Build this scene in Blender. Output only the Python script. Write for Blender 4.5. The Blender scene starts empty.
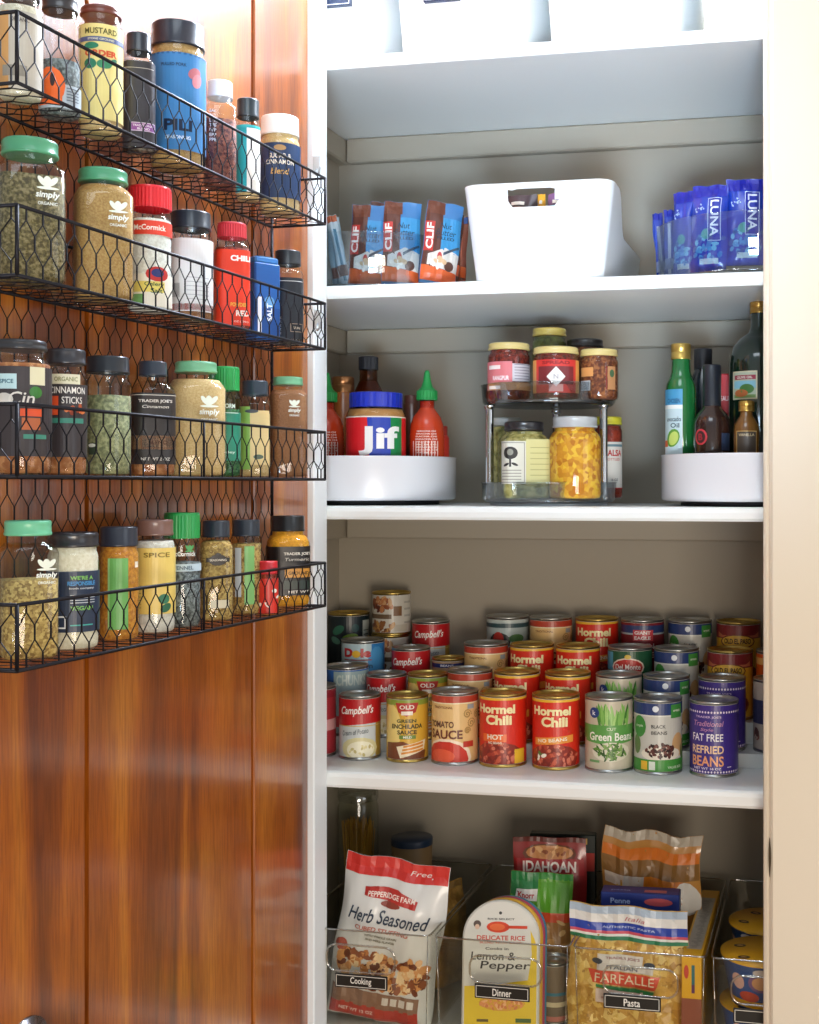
import bpy, math, random
from math import sin, cos, pi, sqrt, atan2, asin, radians as R_
from mathutils import Vector, Matrix
random.seed(7)
scene = bpy.context.scene
COL = scene.collection
H = 1.5                                   # eye height
FPX, CX, CY = 1250.0, 573.0, 485.0        # focal length and principal point, pixels of an 819x1024 frame
A = math.atan(257.0/1250.0)
FW = (-sin(A), cos(A)); RT = (cos(A), sin(A))

def ray(px):
    t = (px-CX)/FPX
    return (FW[0]+t*RT[0], FW[1]+t*RT[1])
def onY(px, Y):                            # world X of a pixel column on the plane y=Y
    d = ray(px); return d[0]*Y/d[1]
def zat(py, x, y):                         # world height of pixel row py at ground position x,y
    Z = x*FW[0]+y*FW[1]; return H+(CY-py)*Z/FPX
def depth(x, y): return x*FW[0]+y*FW[1]
def pxof(x, y, z=H):
    Z = depth(x, y); return CX+FPX*(x*RT[0]+y*RT[1])/Z, CY-FPX*(z-H)/Z

# ---------------------------------------------------------------- materials
def lin(c):
    if isinstance(c, str):
        c = c.lstrip('#'); c = [int(c[i:i+2], 16)/255 for i in (0, 2, 4)]
        c = [x/12.92 if x <= .04045 else ((x+.055)/1.055)**2.4 for x in c]
    return (c[0], c[1], c[2], 1)
MATS = {}
def pm(col, rough=.5, metal=0, coat=0, bump=0, bscale=60, key=None, emit=0):
    k = key or (str(col), rough, metal, coat, bump, bscale, emit)
    if k in MATS: return MATS[k]
    m = bpy.data.materials.new('paint'); m.use_nodes = True; nt = m.node_tree
    b = nt.nodes['Principled BSDF']
    b.inputs['Base Color'].default_value = lin(col); b.inputs['Roughness'].default_value = rough
    b.inputs['Metallic'].default_value = metal
    if coat: b.inputs['Coat Weight'].default_value = coat; b.inputs['Coat Roughness'].default_value = .12
    if emit: b.inputs['Emission Color'].default_value = lin(col); b.inputs['Emission Strength'].default_value = emit
    if bump:
        n = nt.nodes.new('ShaderNodeTexNoise'); n.inputs['Scale'].default_value = bscale; n.inputs['Detail'].default_value = 4
        tc = nt.nodes.new('ShaderNodeTexCoord'); nt.links.new(tc.outputs['Object'], n.inputs['Vector'])
        bp = nt.nodes.new('ShaderNodeBump'); bp.inputs['Strength'].default_value = bump; bp.inputs['Distance'].default_value = .002
        nt.links.new(n.outputs['Fac'], bp.inputs['Height']); nt.links.new(bp.outputs['Normal'], b.inputs['Normal'])
    MATS[k] = m; return m
def speck(c1, c2, scale=150, c3=None, rough=.8, kind='noise', bump=.5):
    k = ('speck', c1, c2, c3, scale, kind)
    if k in MATS: return MATS[k]
    m = bpy.data.materials.new('grains'); m.use_nodes = True; nt = m.node_tree
    b = nt.nodes['Principled BSDF']; b.inputs['Roughness'].default_value = rough
    tc = nt.nodes.new('ShaderNodeTexCoord')
    if kind == 'noise':
        n = nt.nodes.new('ShaderNodeTexNoise'); n.inputs['Detail'].default_value = 6; out = n.outputs['Fac']
    else:
        n = nt.nodes.new('ShaderNodeTexVoronoi'); out = n.outputs['Color']
    n.inputs['Scale'].default_value = scale
    nt.links.new(tc.outputs['Object'], n.inputs['Vector'])
    cr = nt.nodes.new('ShaderNodeValToRGB')
    lo, hi = (.38, .62) if kind == 'noise' else (.2, .8)
    cr.color_ramp.elements[0].position = lo; cr.color_ramp.elements[0].color = lin(c1)
    cr.color_ramp.elements[1].position = hi; cr.color_ramp.elements[1].color = lin(c2)
    if c3:
        e = cr.color_ramp.elements.new(.5); e.color = lin(c3)
    nt.links.new(out, cr.inputs['Fac']); nt.links.new(cr.outputs['Color'], b.inputs['Base Color'])
    bp = nt.nodes.new('ShaderNodeBump'); bp.inputs['Strength'].default_value = bump; bp.inputs['Distance'].default_value = .002
    nt.links.new(out, bp.inputs['Height']); nt.links.new(bp.outputs['Normal'], b.inputs['Normal'])
    MATS[k] = m; return m
def glass(tint='#ffffff', ref=.5, rough=.03, base=.04):
    k = ('glass', tint, ref, rough, base)
    if k in MATS: return MATS[k]
    m = bpy.data.materials.new('clear'); m.use_nodes = True; nt = m.node_tree
    nt.nodes.remove(nt.nodes['Principled BSDF']); out = nt.nodes['Material Output']
    tr = nt.nodes.new('ShaderNodeBsdfTransparent'); tr.inputs['Color'].default_value = lin(tint)
    gl = nt.nodes.new('ShaderNodeBsdfGlossy'); gl.inputs['Roughness'].default_value = rough
    lw = nt.nodes.new('ShaderNodeLayerWeight'); lw.inputs['Blend'].default_value = .35
    mp = nt.nodes.new('ShaderNodeMapRange'); mp.inputs['To Min'].default_value = base; mp.inputs['To Max'].default_value = ref
    pw = nt.nodes.new('ShaderNodeMath'); pw.operation = 'POWER'; pw.inputs[1].default_value = 2.0
    nt.links.new(lw.outputs['Facing'], pw.inputs[0]); nt.links.new(pw.outputs[0], mp.inputs['Value'])
    mx = nt.nodes.new('ShaderNodeMixShader'); nt.links.new(mp.outputs[0], mx.inputs[0])
    nt.links.new(tr.outputs[0], mx.inputs[1]); nt.links.new(gl.outputs[0], mx.inputs[2])
    nt.links.new(mx.outputs[0], out.inputs['Surface'])
    MATS[k] = m; return m
def wood():
    m = bpy.data.materials.new('cherry_wood'); m.use_nodes = True; nt = m.node_tree
    b = nt.nodes['Principled BSDF']; tc = nt.nodes.new('ShaderNodeTexCoord')
    mp = nt.nodes.new('ShaderNodeMapping'); mp.inputs['Scale'].default_value = (9, 9, .8)
    nt.links.new(tc.outputs['Object'], mp.inputs['Vector'])
    n = nt.nodes.new('ShaderNodeTexNoise'); n.inputs['Scale'].default_value = 1.6; n.inputs['Detail'].default_value = 7; n.inputs['Distortion'].default_value = .6
    nt.links.new(mp.outputs[0], n.inputs['Vector'])
    cr = nt.nodes.new('ShaderNodeValToRGB'); e = cr.color_ramp.elements
    e[0].position = .3; e[0].color = lin('#6f330f'); e[1].position = .72; e[1].color = lin('#c67a22')
    x = e.new(.5); x.color = lin('#a5560f')
    nt.links.new(n.outputs['Fac'], cr.inputs['Fac'])
    mp2 = nt.nodes.new('ShaderNodeMapping'); mp2.inputs['Scale'].default_value = (90, 90, 5)
    nt.links.new(tc.outputs['Object'], mp2.inputs['Vector'])
    n2 = nt.nodes.new('ShaderNodeTexNoise'); n2.inputs['Scale'].default_value = 4; n2.inputs['Detail'].default_value = 5
    nt.links.new(mp2.outputs[0], n2.inputs['Vector'])
    cr2 = nt.nodes.new('ShaderNodeValToRGB'); cr2.color_ramp.elements[0].position = .35; cr2.color_ramp.elements[0].color = (.62, .55, .5, 1)
    cr2.color_ramp.elements[1].position = .6; cr2.color_ramp.elements[1].color = (1, 1, 1, 1)
    nt.links.new(n2.outputs['Fac'], cr2.inputs['Fac'])
    mx = nt.nodes.new('ShaderNodeMix'); mx.data_type = 'RGBA'; mx.blend_type = 'MULTIPLY'; mx.inputs[0].default_value = .8
    nt.links.new(cr.outputs[0], mx.inputs[6]); nt.links.new(cr2.outputs[0], mx.inputs[7])
    nt.links.new(mx.outputs[2], b.inputs['Base Color'])
    b.inputs['Roughness'].default_value = .38; b.inputs['Coat Weight'].default_value = 1; b.inputs['Coat Roughness'].default_value = .16; b.inputs['Coat IOR'].default_value = 1.65
    bp = nt.nodes.new('ShaderNodeBump'); bp.inputs['Strength'].default_value = .12; bp.inputs['Distance'].default_value = .001
    nt.links.new(n2.outputs['Fac'], bp.inputs['Height']); nt.links.new(bp.outputs['Normal'], b.inputs['Normal'])
    return m
WOOD = wood()
WHITE = pm('#eef2f2', .35, bump=.05, bscale=30)
WALLM = pm('#a39b8c', .6, bump=.15, bscale=40)
CREAM = pm('#e0d3be', .5, bump=.08, bscale=30)
TIN = pm('#b8bab8', .3, 1); GOLDTIN = pm('#c9ad62', .3, 1)
BLACKWIRE = pm('#1c1a20', .5, .6)
CHROME = pm('#c8ccd0', .15, 1)
CLEAR = glass('#f8fbfb', .5); ACRYL = glass('#fbfbf8', .4, base=.03)

# ---------------------------------------------------------------- mesh builder
class MB:
    def __init__(s): s.v = []; s.f = []; s.m = []; s.sm = []; s.mats = []
    def mi(s, m):
        if m not in s.mats: s.mats.append(m)
        return s.mats.index(m)
    def add(s, vs, fs, m, smooth=False):
        o = len(s.v); s.v += [tuple(v) for v in vs]; k = s.mi(m)
        for f in fs: s.f.append(tuple(i+o for i in f)); s.m.append(k); s.sm.append(smooth)
    def box(s, x0, y0, z0, x1, y1, z1, m, M=None):
        vs = [(x, y, z) for z in (z0, z1) for y in (y0, y1) for x in (x0, x1)]
        if M: vs = [tuple(M @ Vector(v)) for v in vs]
        s.add(vs, [(0, 2, 3, 1), (4, 5, 7, 6), (0, 1, 5, 4), (2, 6, 7, 3), (0, 4, 6, 2), (1, 3, 7, 5)], m)
    def bbox(s, x0, y0, z0, x1, y1, z1, m, b=.002, M=None):          # box with chamfered edges
        vs = []; idx = {}
        for i, x in enumerate((x0, x1)):
            for j, y in enumerate((y0, y1)):
                for k, z in enumerate((z0, z1)):
                    sx = b if i == 0 else -b; sy = b if j == 0 else -b; sz = b if k == 0 else -b
                    idx[i, j, k] = len(vs)
                    vs += [(x, y+sy, z+sz), (x+sx, y, z+sz), (x+sx, y+sy, z)]
        F = []
        g = lambda i, j, k, a: idx[i, j, k]+a
        for i in (0, 1): F.append([g(i, 0, 0, 0), g(i, 1, 0, 0), g(i, 1, 1, 0), g(i, 0, 1, 0)])
        for j in (0, 1): F.append([g(0, j, 0, 1), g(1, j, 0, 1), g(1, j, 1, 1), g(0, j, 1, 1)])
        for k in (0, 1): F.append([g(0, 0, k, 2), g(1, 0, k, 2), g(1, 1, k, 2), g(0, 1, k, 2)])
        for i in (0, 1):
            for j in (0, 1): F.append([g(i, j, 0, 0), g(i, j, 1, 0), g(i, j, 1, 1), g(i, j, 0, 1)])
        for i in (0, 1):
            for k in (0, 1): F.append([g(i, 0, k, 0), g(i, 1, k, 0), g(i, 1, k, 2), g(i, 0, k, 2)])
        for j in (0, 1):
            for k in (0, 1): F.append([g(0, j, k, 1), g(1, j, k, 1), g(1, j, k, 2), g(0, j, k, 2)])
        for i in (0, 1):
            for j in (0, 1):
                for k in (0, 1): F.append([g(i, j, k, 0), g(i, j, k, 1), g(i, j, k, 2)])
        if M: vs = [tuple(M @ Vector(v)) for v in vs]
        s.add(vs, F, m)
    def lathe(s, prof, m, seg=40, smooth=True, n=None, rib=0, cx=0, cy=0, cap=True, sx=1, sy=1, rot=0):
        """prof: (r,z) list; n: exponent per ring (2 round, 6 squarish)"""
        vs = []; fs = []; K = len(prof)
        for i, (r, z) in enumerate(prof):
            e = n[i] if n else 2
            for j in range(seg):
                t = 2*pi*j/seg+rot
                rr = r if e == 2 else r/((abs(cos(t-rot))**e+abs(sin(t-rot))**e)**(1/e))
                if rib and r > 0 and j % 2: rr -= rib
                vs.append((cx+sx*rr*sin(t), cy-sy*rr*cos(t), z))
        for i in range(K-1):
            for j in range(seg):
                a = i*seg+j; b = i*seg+(j+1) % seg
                fs.append((a, b, b+seg, a+seg))
        s.add(vs, fs, m, smooth)
        if cap:
            if prof[0][0] > 1e-5: s.add(vs[:seg], [tuple(range(seg))[::-1]], m)
            if prof[-1][0] > 1e-5: s.add(vs[-seg:], [tuple(range(seg))], m)
    def seg4(s, a, b, r, m, n=4):
        a = Vector(a); b = Vector(b); d = b-a
        if d.length < 1e-6: return
        d.normalize(); u = d.orthogonal().normalized(); w = d.cross(u)
        vs = []
        for p in (a, b):
            for k in range(n):
                t = 2*pi*k/n; vs.append(p+r*(cos(t)*u+sin(t)*w))
        s.add(vs, [(k, (k+1) % n, (k+1) % n+n, k+n) for k in range(n)]+[tuple(range(n))[::-1], tuple(range(n, 2*n))], m, n > 4)
    def tube(s, pts, r, m, n=8, closed=False):
        P = [Vector(p) for p in pts]; K = len(P); vs = []; fs = []
        prev = None
        for i in range(K):
            if closed: d = P[(i+1) % K]-P[i-1]
            else: d = P[min(i+1, K-1)]-P[max(i-1, 0)]
            d.normalize()
            if prev is None: u = d.orthogonal().normalized()
            else:
                u = prev-d*prev.dot(d); u.normalize()
            prev = u; w = d.cross(u)
            for k in range(n):
                t = 2*pi*k/n; vs.append(P[i]+r*(cos(t)*u+sin(t)*w))
        for i in range(K if closed else K-1):
            for k in range(n):
                a = i*n+k; b = i*n+(k+1) % n; c = ((i+1) % K)*n+(k+1) % n; d2 = ((i+1) % K)*n+k
                fs.append((a, b, c, d2))
        if not closed: fs += [tuple(range(n))[::-1], tuple(range((K-1)*n, K*n))]
        s.add(vs, fs, m, True)
    def build(s, name, parent=None, M=None):
        me = bpy.data.meshes.new(name)
        vs = s.v if M is None else [tuple(M @ Vector(v)) for v in s.v]
        me.from_pydata(vs, [], s.f)
        for m in s.mats: me.materials.append(m)
        me.polygons.foreach_set('material_index', s.m); me.polygons.foreach_set('use_smooth', s.sm)
        me.update(); me.validate()
        o = bpy.data.objects.new(name, me); COL.objects.link(o)
        if parent: o.parent = parent
        return o
def tag(o, label, cat, group=None, kind=None):
    if label: o['label'] = label
    if cat: o['category'] = cat
    if group: o['group'] = group
    if kind: o['kind'] = kind
    return o
def thing(name, label, cat, loc=(0, 0, 0), rz=0, group=None):
    o = bpy.data.objects.new(name, None); COL.objects.link(o); o.empty_display_size = .02
    o.location = loc; o.rotation_euler = (0, 0, rz)
    return tag(o, label, cat, group)
def dup(root, loc, rz, label, group=None):
    r = root.copy(); COL.objects.link(r); r.location = loc; r.rotation_euler = (0, 0, rz); r['label'] = label
    if group: r['group'] = group
    for ch in list(root.children):
        c = ch.copy(); COL.objects.link(c); c.parent = r
        for g in list(ch.children):
            d = g.copy(); COL.objects.link(d); d.parent = c
    return r
def face_cam(x, y): return atan2(-x, y)

# ---------------------------------------------------------------- printed labels
_T = {}
def text_tris(st, bold=.0, shear=0):
    k = (st, bold, shear)
    if k in _T: return _T[k]
    cu = bpy.data.curves.new('t', 'FONT'); cu.body = st; cu.offset = bold; cu.shear = shear; cu.resolution_u = 3
    o = bpy.data.objects.new('t', cu); COL.objects.link(o)
    dg = bpy.context.evaluated_depsgraph_get(); e = o.evaluated_get(dg); me = e.to_mesh(); me.calc_loop_triangles()
    tr = [[(me.vertices[i].co.x, me.vertices[i].co.y) for i in t.vertices] for t in me.loop_triangles]
    e.to_mesh_clear(); bpy.data.objects.remove(o); bpy.data.curves.remove(cu)
    xs = [p[0] for t in tr for p in t]; ys = [p[1] for t in tr for p in t]
    if not xs: return ([], 0, 0, 1, 1)
    r = (tr, min(xs), min(ys), max(xs)-min(xs), max(ys)-min(ys)); _T[k] = r; return r
def split(polys, ax, step):
    out = []
    for p in polys:
        lo = min(q[ax] for q in p); hi = max(q[ax] for q in p)
        k = math.floor(lo/step)+1; cur = p
        while k*step < hi-1e-6 and len(cur) >= 3:
            c = k*step; L = []; Rr = []
            for i in range(len(cur)):
                a = cur[i]; b = cur[(i+1) % len(cur)]
                da = a[ax]-c; db = b[ax]-c
                if da <= 0: L.append(a)
                if da >= 0: Rr.append(a)
                if da*db < 0:
                    t = da/(da-db); q = (a[0]+t*(b[0]-a[0]), a[1]+t*(b[1]-a[1])); L.append(q); Rr.append(q)
            if len(L) >= 3: out.append(L)
            cur = Rr; k += 1
        if len(cur) >= 3: out.append(cur)
    return out
class Lab:
    """prints flat shapes onto a surface S(u,v,offset); u,v in design units"""
    def __init__(s, S, mb=None, du=.13, dv=None, rough=.35, lift=.0002, clip=None):
        s.S = S; s.mb = mb or MB(); s.du = du; s.dv = dv; s.rough = rough; s.lift = lift; s.clip = clip
    def put(s, polys, col, lay):
        if s.clip:
            x0, y0, x1, y1 = s.clip; q = []
            for p in polys:
                for ax, c, sg in ((0, x0, 1), (0, x1, -1), (1, y0, 1), (1, y1, -1)):
                    n = []
                    for i in range(len(p)):
                        a = p[i]; b = p[(i+1) % len(p)]; da = sg*(a[ax]-c); db = sg*(b[ax]-c)
                        if da >= 0: n.append(a)
                        if da*db < 0:
                            t = da/(da-db); n.append((a[0]+t*(b[0]-a[0]), a[1]+t*(b[1]-a[1])))
                    p = n
                    if len(p) < 3: break
                if len(p) >= 3: q.append(p)
            polys = q
        polys = split(polys, 0, s.du)
        if s.dv: polys = split(polys, 1, s.dv)
        m = col if not isinstance(col, str) else pm(col, s.rough)
        vs = []; fs = []
        for p in polys:
            o = len(vs); vs += [s.S(u, v, lay*s.lift+.0001) for u, v in p]; fs.append(tuple(range(o, o+len(p))))
        if vs: s.mb.add(vs, fs, m)
    def rect(s, u0, v0, u1, v1, col, lay=1): s.put([[(u0, v0), (u1, v0), (u1, v1), (u0, v1)]], col, lay)
    def poly(s, pts, col, lay=1): s.put([pts], col, lay)
    def fan(s, c, pts, col, lay=1): s.put([[c, pts[i], pts[(i+1) % len(pts)]] for i in range(len(pts))], col, lay)
    def ell(s, u, v, a, b, col, lay=1, rot=0, n=14):
        s.put([[(u+a*cos(t)*cos(rot)-b*sin(t)*sin(rot), v+a*cos(t)*sin(rot)+b*sin(t)*cos(rot)) for t in [2*pi*i/n for i in range(n)]]], col, lay)
    def text(s, st, u, v, w, h, col, lay=3, bold=.02, shear=0, rot=0, arc=0):
        tr, x0, y0, W, Hh = text_tris(st, bold, shear); c, d = cos(rot), sin(rot); P = []
        for t in tr:
            q = []
            for x, y in t:
                x = ((x-x0)/W-.5)*w; y = ((y-y0)/Hh-.5)*h
                if arc: y -= arc*(x/(w/2))**2
                q.append((u+x*c-y*d, v+x*d+y*c))
            P.append(q)
        s.put(P, col, lay)
    def blobs(s, u0, v0, u1, v1, n, sz, cols, lay=2, oval=True, asp=.6):
        rg = random.Random(hash((round(u0*100), n)) & 255)
        for i in range(n):
            while 1:
                a, b = rg.uniform(-1, 1), rg.uniform(-1, 1)
                if not oval or a*a+b*b < 1: break
            s.ell((u0+u1)/2+a*(u1-u0)/2, (v0+v1)/2+b*(v1-v0)/2, sz*rg.uniform(.7, 1.2), sz*asp*rg.uniform(.7, 1.2), rg.choice(cols), lay+.9*i/n, rg.uniform(0, pi), 7)
    def frame(s, u0, v0, u1, v1, t, col, lay=3):
        s.rect(u0, v0, u1, v0+t, col, lay); s.rect(u0, v1-t, u1, v1, col, lay); s.rect(u0, v0, u0+t, v1, col, lay); s.rect(u1-t, v0, u1, v1, col, lay)
def cylS(r, e=2, z0=0, rot=0):
    def S(u, v, o):
        rr = r if e == 2 else r/((abs(cos(u-rot))**e+abs(sin(u-rot))**e)**(1/e))
        return ((rr+o)*sin(u), -(rr+o)*cos(u), z0+v*r)
    return S

# ---------------------------------------------------------------- the pantry shell
YF = 1.785; YW = 2.165                     # shelf front, back wall
S1, S2, S3, S4, S5 = H+.651, H+.303, H-.032, H-.435, H-.828
FY = 1.735                                 # front of the casing
XL = -.884; XR = .075
def struct(name, mb): return tag(mb.build(name), None, None, kind='structure')
m = MB(); m.box(XL-.05, YW, 0, XR+.05, YW+.05, 2.75, WALLM); struct('wall_pantry_back', m)
m = MB(); m.box(XL-.05, 1.80, 0, XL, YW, 2.75, WALLM); struct('wall_pantry_left', m)
m = MB(); m.box(XR, 1.80, 0, XR+.05, YW, 2.75, WALLM); struct('wall_pantry_right', m)
m = MB(); m.box(-3, 1.80, 0, XL-.05, 1.9, 2.75, CREAM); struct('wall_left', m)
m = MB(); m.box(XR+.05, 1.80, 0, 2.2, 1.9, 2.75, CREAM); struct('wall_right', m)
m = MB(); m.box(-3, -.0, -.05, 2.2, 2.25, 0, pm('#8a6f55', .4, bump=.1)); struct('floor', m)
m = MB(); m.box(-3, .9, 2.75, 2.2, 2.25, 2.8, pm('#f0f0ee', .7, bump=.1)); struct('ceiling', m)
# face frame
JL = onY(327, 1.783); JR = onY(763, FY)
m = MB(); m.bbox(-.80, FY, 0, JL, 1.784, 2.75, pm('#f0f6fa', .4, bump=.04), .002); m.box(XL-.05, 1.7845, 0, -.80, 1.7995, 2.75, WHITE); m.box(-.80, 1.7845, 0, JL-.012, 1.7995, 2.75, WHITE); struct('trim_1', m)
m = MB()
prof = [(JR, FY+.055), (JR, FY+.007), (JR+.0015, FY+.002), (JR+.005, FY), (JR+.0075, FY+.0015), (JR+.0095, FY+.0005), (JR+.0105, FY-.005), (JR+.014, FY-.008), (JR+.12, FY-.008), (JR+.16, FY-.008), (JR+.165, FY+.055)]
vs = [(x, y, z) for z in (0, 2.75) for x, y in prof]; n_ = len(prof)
m.add(vs, [(i, i+1, i+1+n_, i+n_) for i in range(n_-1)]+[(n_-1, 0, n_, 2*n_-1), tuple(range(n_))[::-1], tuple(range(n_, 2*n_))], CREAM)
struct('trim_2', m)
# gap where the moulding opens up on the right casing
g0, g1 = zat(838, JR+.01, FY-.008), zat(877, JR+.01, FY-.008)
m = MB(); K = 10
vs = []
for i in range(K+1):
    t = i/K; z = g0+(g1-g0)*t; w = .0016*sin(pi*t)
    vs += [(JR+.0088-w*.5, FY-.0060, z), (JR+.0098+w, FY-.0085, z)]
m.add(vs, [(2*i, 2*i+1, 2*i+3, 2*i+2) for i in range(K)], pm('#4a3a20', .9))
struct('trim_3', m)
# wooden cleats on the back and left walls under each shelf
def shelf(n, z, th=.02, yf=YF, mat=WHITE, cleat=True):
    m = MB()
    pr = [(YW-.0005, z), (yf+.006, z), (yf+.0015, z-.0025), (yf, z-.008), (yf, z-th+.004), (yf+.002, z-th), (YW-.0005, z-th)]
    xa, xb = XL+.0005, XR-.0005; k = len(pr)
    vs = [(x, y, zz) for x in (xa, xb) for y, zz in pr]
    m.add(vs, [(i, (i+1) % k, (i+1) % k+k, i+k) for i in range(k)]+[tuple(range(k)), tuple(range(k, 2*k))[::-1]], mat)
    o = m.build('pantry_shelf'); return o
sh = [shelf(1, S1), shelf(2, S2), shelf(3, S3), shelf(4, S4, .024), shelf(5, S5, .024, 1.765)]
for o, l in zip(sh, ['white pantry shelf under the white storage bins, topmost', 'white pantry shelf holding the snack bars and white handled bin',
                     'white pantry shelf carrying the two-tier turntable and white turntables', 'white pantry shelf carrying the rows of food cans',
                     'white pantry shelf under the clear bins, lowest']):
    tag(o, l, 'shelf', 'white pantry shelves')
for i, z in enumerate((S1-.02, S2-.02, S3-.02, S4-.024)):
    m = MB(); m.bbox(XL+.022, YW-.022, z-.045, XR-.001, YW-.0005, z-.001, WALLM, .003)
    m.bbox(XL+.0005, YF+.03, z-.045, XL+.02, YW-.001, z-.001, WALLM, .003); struct('trim_%d' % (4+i), m)

# ---------------------------------------------------------------- door
HX, HY = onY(308.5, FY+.002), FY+.002
DT = math.atan((891-573)/1250.0)           # door edge direction in the view
dd = (FW[0]+math.tan(DT)*RT[0], FW[1]+math.tan(DT)*RT[1]); L_ = math.hypot(*dd); DX, DY = dd[0]/L_, dd[1]/L_
DANG = atan2(DX, DY)                       # 0 = straight out of the cupboard
NX, NY = DY, -DX
def dpos(s, o): return (HX-s*DX+o*NX, HY-s*DY+o*NY)
def ds_of(px, o):
    t = (px-CX)/FPX; bx, by = dpos(0, o)
    # (p.R)=t(p.F)
    a = bx*RT[0]+by*RT[1]-t*(bx*FW[0]+by*FW[1]); b = DX*RT[0]+DY*RT[1]-t*(DX*FW[0]+DY*FW[1])
    return a/b
# door local frame: x = offset from the face, -y = towards the free edge, origin at hinge edge
door = thing('pantry_door', 'open cherry-stained wooden door carrying the black wire spice rack', 'door', (HX, HY, 0), -DANG)
W_ = .70; ZT = 2.62; ZB = .012; rec = .009
s1, s2 = ds_of(253, 0)-.004, ds_of(88, 0)+.004
m = MB(); m.bbox(-.035, -s1, ZB, 0, -.001, ZT, WOOD, .002); m.build('hinge_stile', door)
m = MB(); m.bbox(-.035, -W_, ZB, 0, -s2, ZT, WOOD, .002); m.build('lock_stile', door)
m = MB(); m.bbox(-.035, -s2+.0002, ZT-.13, 0, -s1-.0002, ZT, WOOD, .002); m.build('rail', door)
m = MB(); m.bbox(-.035, -s2+.0002, ZB, 0, -s1-.0002, ZB+.2, WOOD, .002); m.build('rail', door)
m = MB(); za, zb = ZB+.201, ZT-.131
GR = pm('#4a0f05', .35)
m.box(-.030, -s2+.001, za, -rec, -s1-.001, zb, WOOD)
e = .012
m.box(-rec, -s2+.007, za+e, -.0012, -s1-.007, zb-e, WOOD)
m.build('panel', door)
m = MB()
for a, b in ((-s2+.001, -s2+.0065), (-s1-.0065, -s1-.001)): m.box(-rec, a, za, -rec+.0008, b, zb, GR)
m.build('bead_moulding', door)
# knob
ks = .625; kz = zat(1053, *dpos(ks, .05))
m = MB(); M = Matrix.Translation((0, -ks, kz)) @ Matrix.Rotation(pi/2, 4, 'Y')
NIK = pm('#8f8a8c', .25, 1)
m.lathe([(.030, .0), (.030, .004), (.012, .008), (.010, .03), (.015, .036), (.021, .044), (.0225, .051), (.020, .058), (.012, .062), (.0, .063)], NIK, 32)
k = m.build('door_knob', door, M)

# ---------------------------------------------------------------- wire rack on the door (door local frame)
rack = thing('wire_spice_rack', 'black chicken-wire rack with four baskets hanging on the open wooden door', 'rack', (HX, HY, 0), -DANG)
OB, OF = .010, .0895
SR = ds_of(272, OB); SL = ds_of(17, OF)
def hexwire(mb, P, U, V, lu, lv, cw=.0225, ch=.0285, r=.0006, tw=.0009, ju=0):
    P, U, V = Vector(P), Vector(U), Vector(V)
    def clip(a, b):
        t0, t1 = 0, 1; d = (b[0]-a[0], b[1]-a[1])
        for i, hi in ((0, lu), (1, lv)):
            for p, q in ((-d[i], a[i]), (d[i], hi-a[i])):
                if abs(p) < 1e-12:
                    if q < 0: return None
                    continue
                t = q/p
                if p < 0: t0 = max(t0, t)
                else: t1 = min(t1, t)
        if t0 >= t1: return None
        return (a[0]+t0*d[0], a[1]+t0*d[1]), (a[0]+t1*d[0], a[1]+t1*d[1])
    def sg(a, b, rr):
        c = clip(a, b)
        if c: mb.seg4(P+U*c[0][0]+V*c[0][1], P+U*c[1][0]+V*c[1][1], rr, BLACKWIRE, 4)
    vh = ch*.50; dg = ch*.50
    rg = random.Random(3)
    for j in range(-1, int(lv/ch)+2):
        for i in range(-1, int(lu/cw)+2):
            u = ju+(i+.5*(j % 2))*cw; v = j*ch
            sg((u, v), (u, v+vh), tw)
            sg((u, v+vh), (u-cw/2, v+ch), r); sg((u, v+vh), (u+cw/2, v+ch), r)
rim = [(1, 178.3, 224.3), (2, 303.5, 349), (3, 432.3, 479.5), (4, 562.8, 605.7)]
prx, pry = dpos(SR, OF)
BK = []
for i, yt, yb in rim: BK.append((zat(yt, prx, pry), zat(yb, prx, pry)))
ztop = BK[0][0]; zbot = BK[3][1]
L = SL-SR
back = MB(); hexwire(back, (OB, -SR, zbot), (0, -1, 0), (0, 0, 1), L, ztop-zbot, .0205, .026, .0005, .0008); back.build('back_mesh', rack)
for s in (SR, SL):
    m = MB(); m.seg4((OB, -s, zbot), (OB, -s, ztop), .0022, BLACKWIRE, 8); m.build('upright', rack)
m = MB(); m.seg4((OB, -SR, ztop), (OB, -SL, ztop), .0022, BLACKWIRE, 8); m.build('top_rod', rack)
for zt, zb in BK:
    b = MB()
    for z in (zt, zb):
        for a, c in (((OB, -SR, z), (OF, -SR, z)), ((OF, -SR, z), (OF, -SL, z)), ((OF, -SL, z), (OB, -SL, z)), ((OB, -SL, z), (OB, -SR, z))):
            b.seg4(a, c, .0018, BLACKWIRE, 8)
    for s in (SR, SL): b.seg4((OF, -s, zb), (OF, -s, zt), .0018, BLACKWIRE, 8)
    b.seg4((OF, -(SR+L*.5), zb), (OF, -(SR+L*.5), zt), .0014, BLACKWIRE, 8)
    f = b.build('basket_frame', rack)
    w = MB()
    hexwire(w, (OF, -SR, zb), (0, -1, 0), (0, 0, 1), L, zt-zb, .0225, .0255)
    hexwire(w, (OB, -SR, zb), (0, -1, 0), (1, 0, 0), L, OF-OB, .0225, .0255)
    for s in (SR, SL): hexwire(w, (OB, -s, zb), (1, 0, 0), (0, 0, 1), OF-OB, zt-zb, .0225, .0255, ju=.006)
    w.build('basket_mesh', f)
m = MB(); m.box(JL+.0005, FY+.001, ZT+.012, JR-.0005, 1.80, 2.75, WHITE); struct('wall_header', m)
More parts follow.
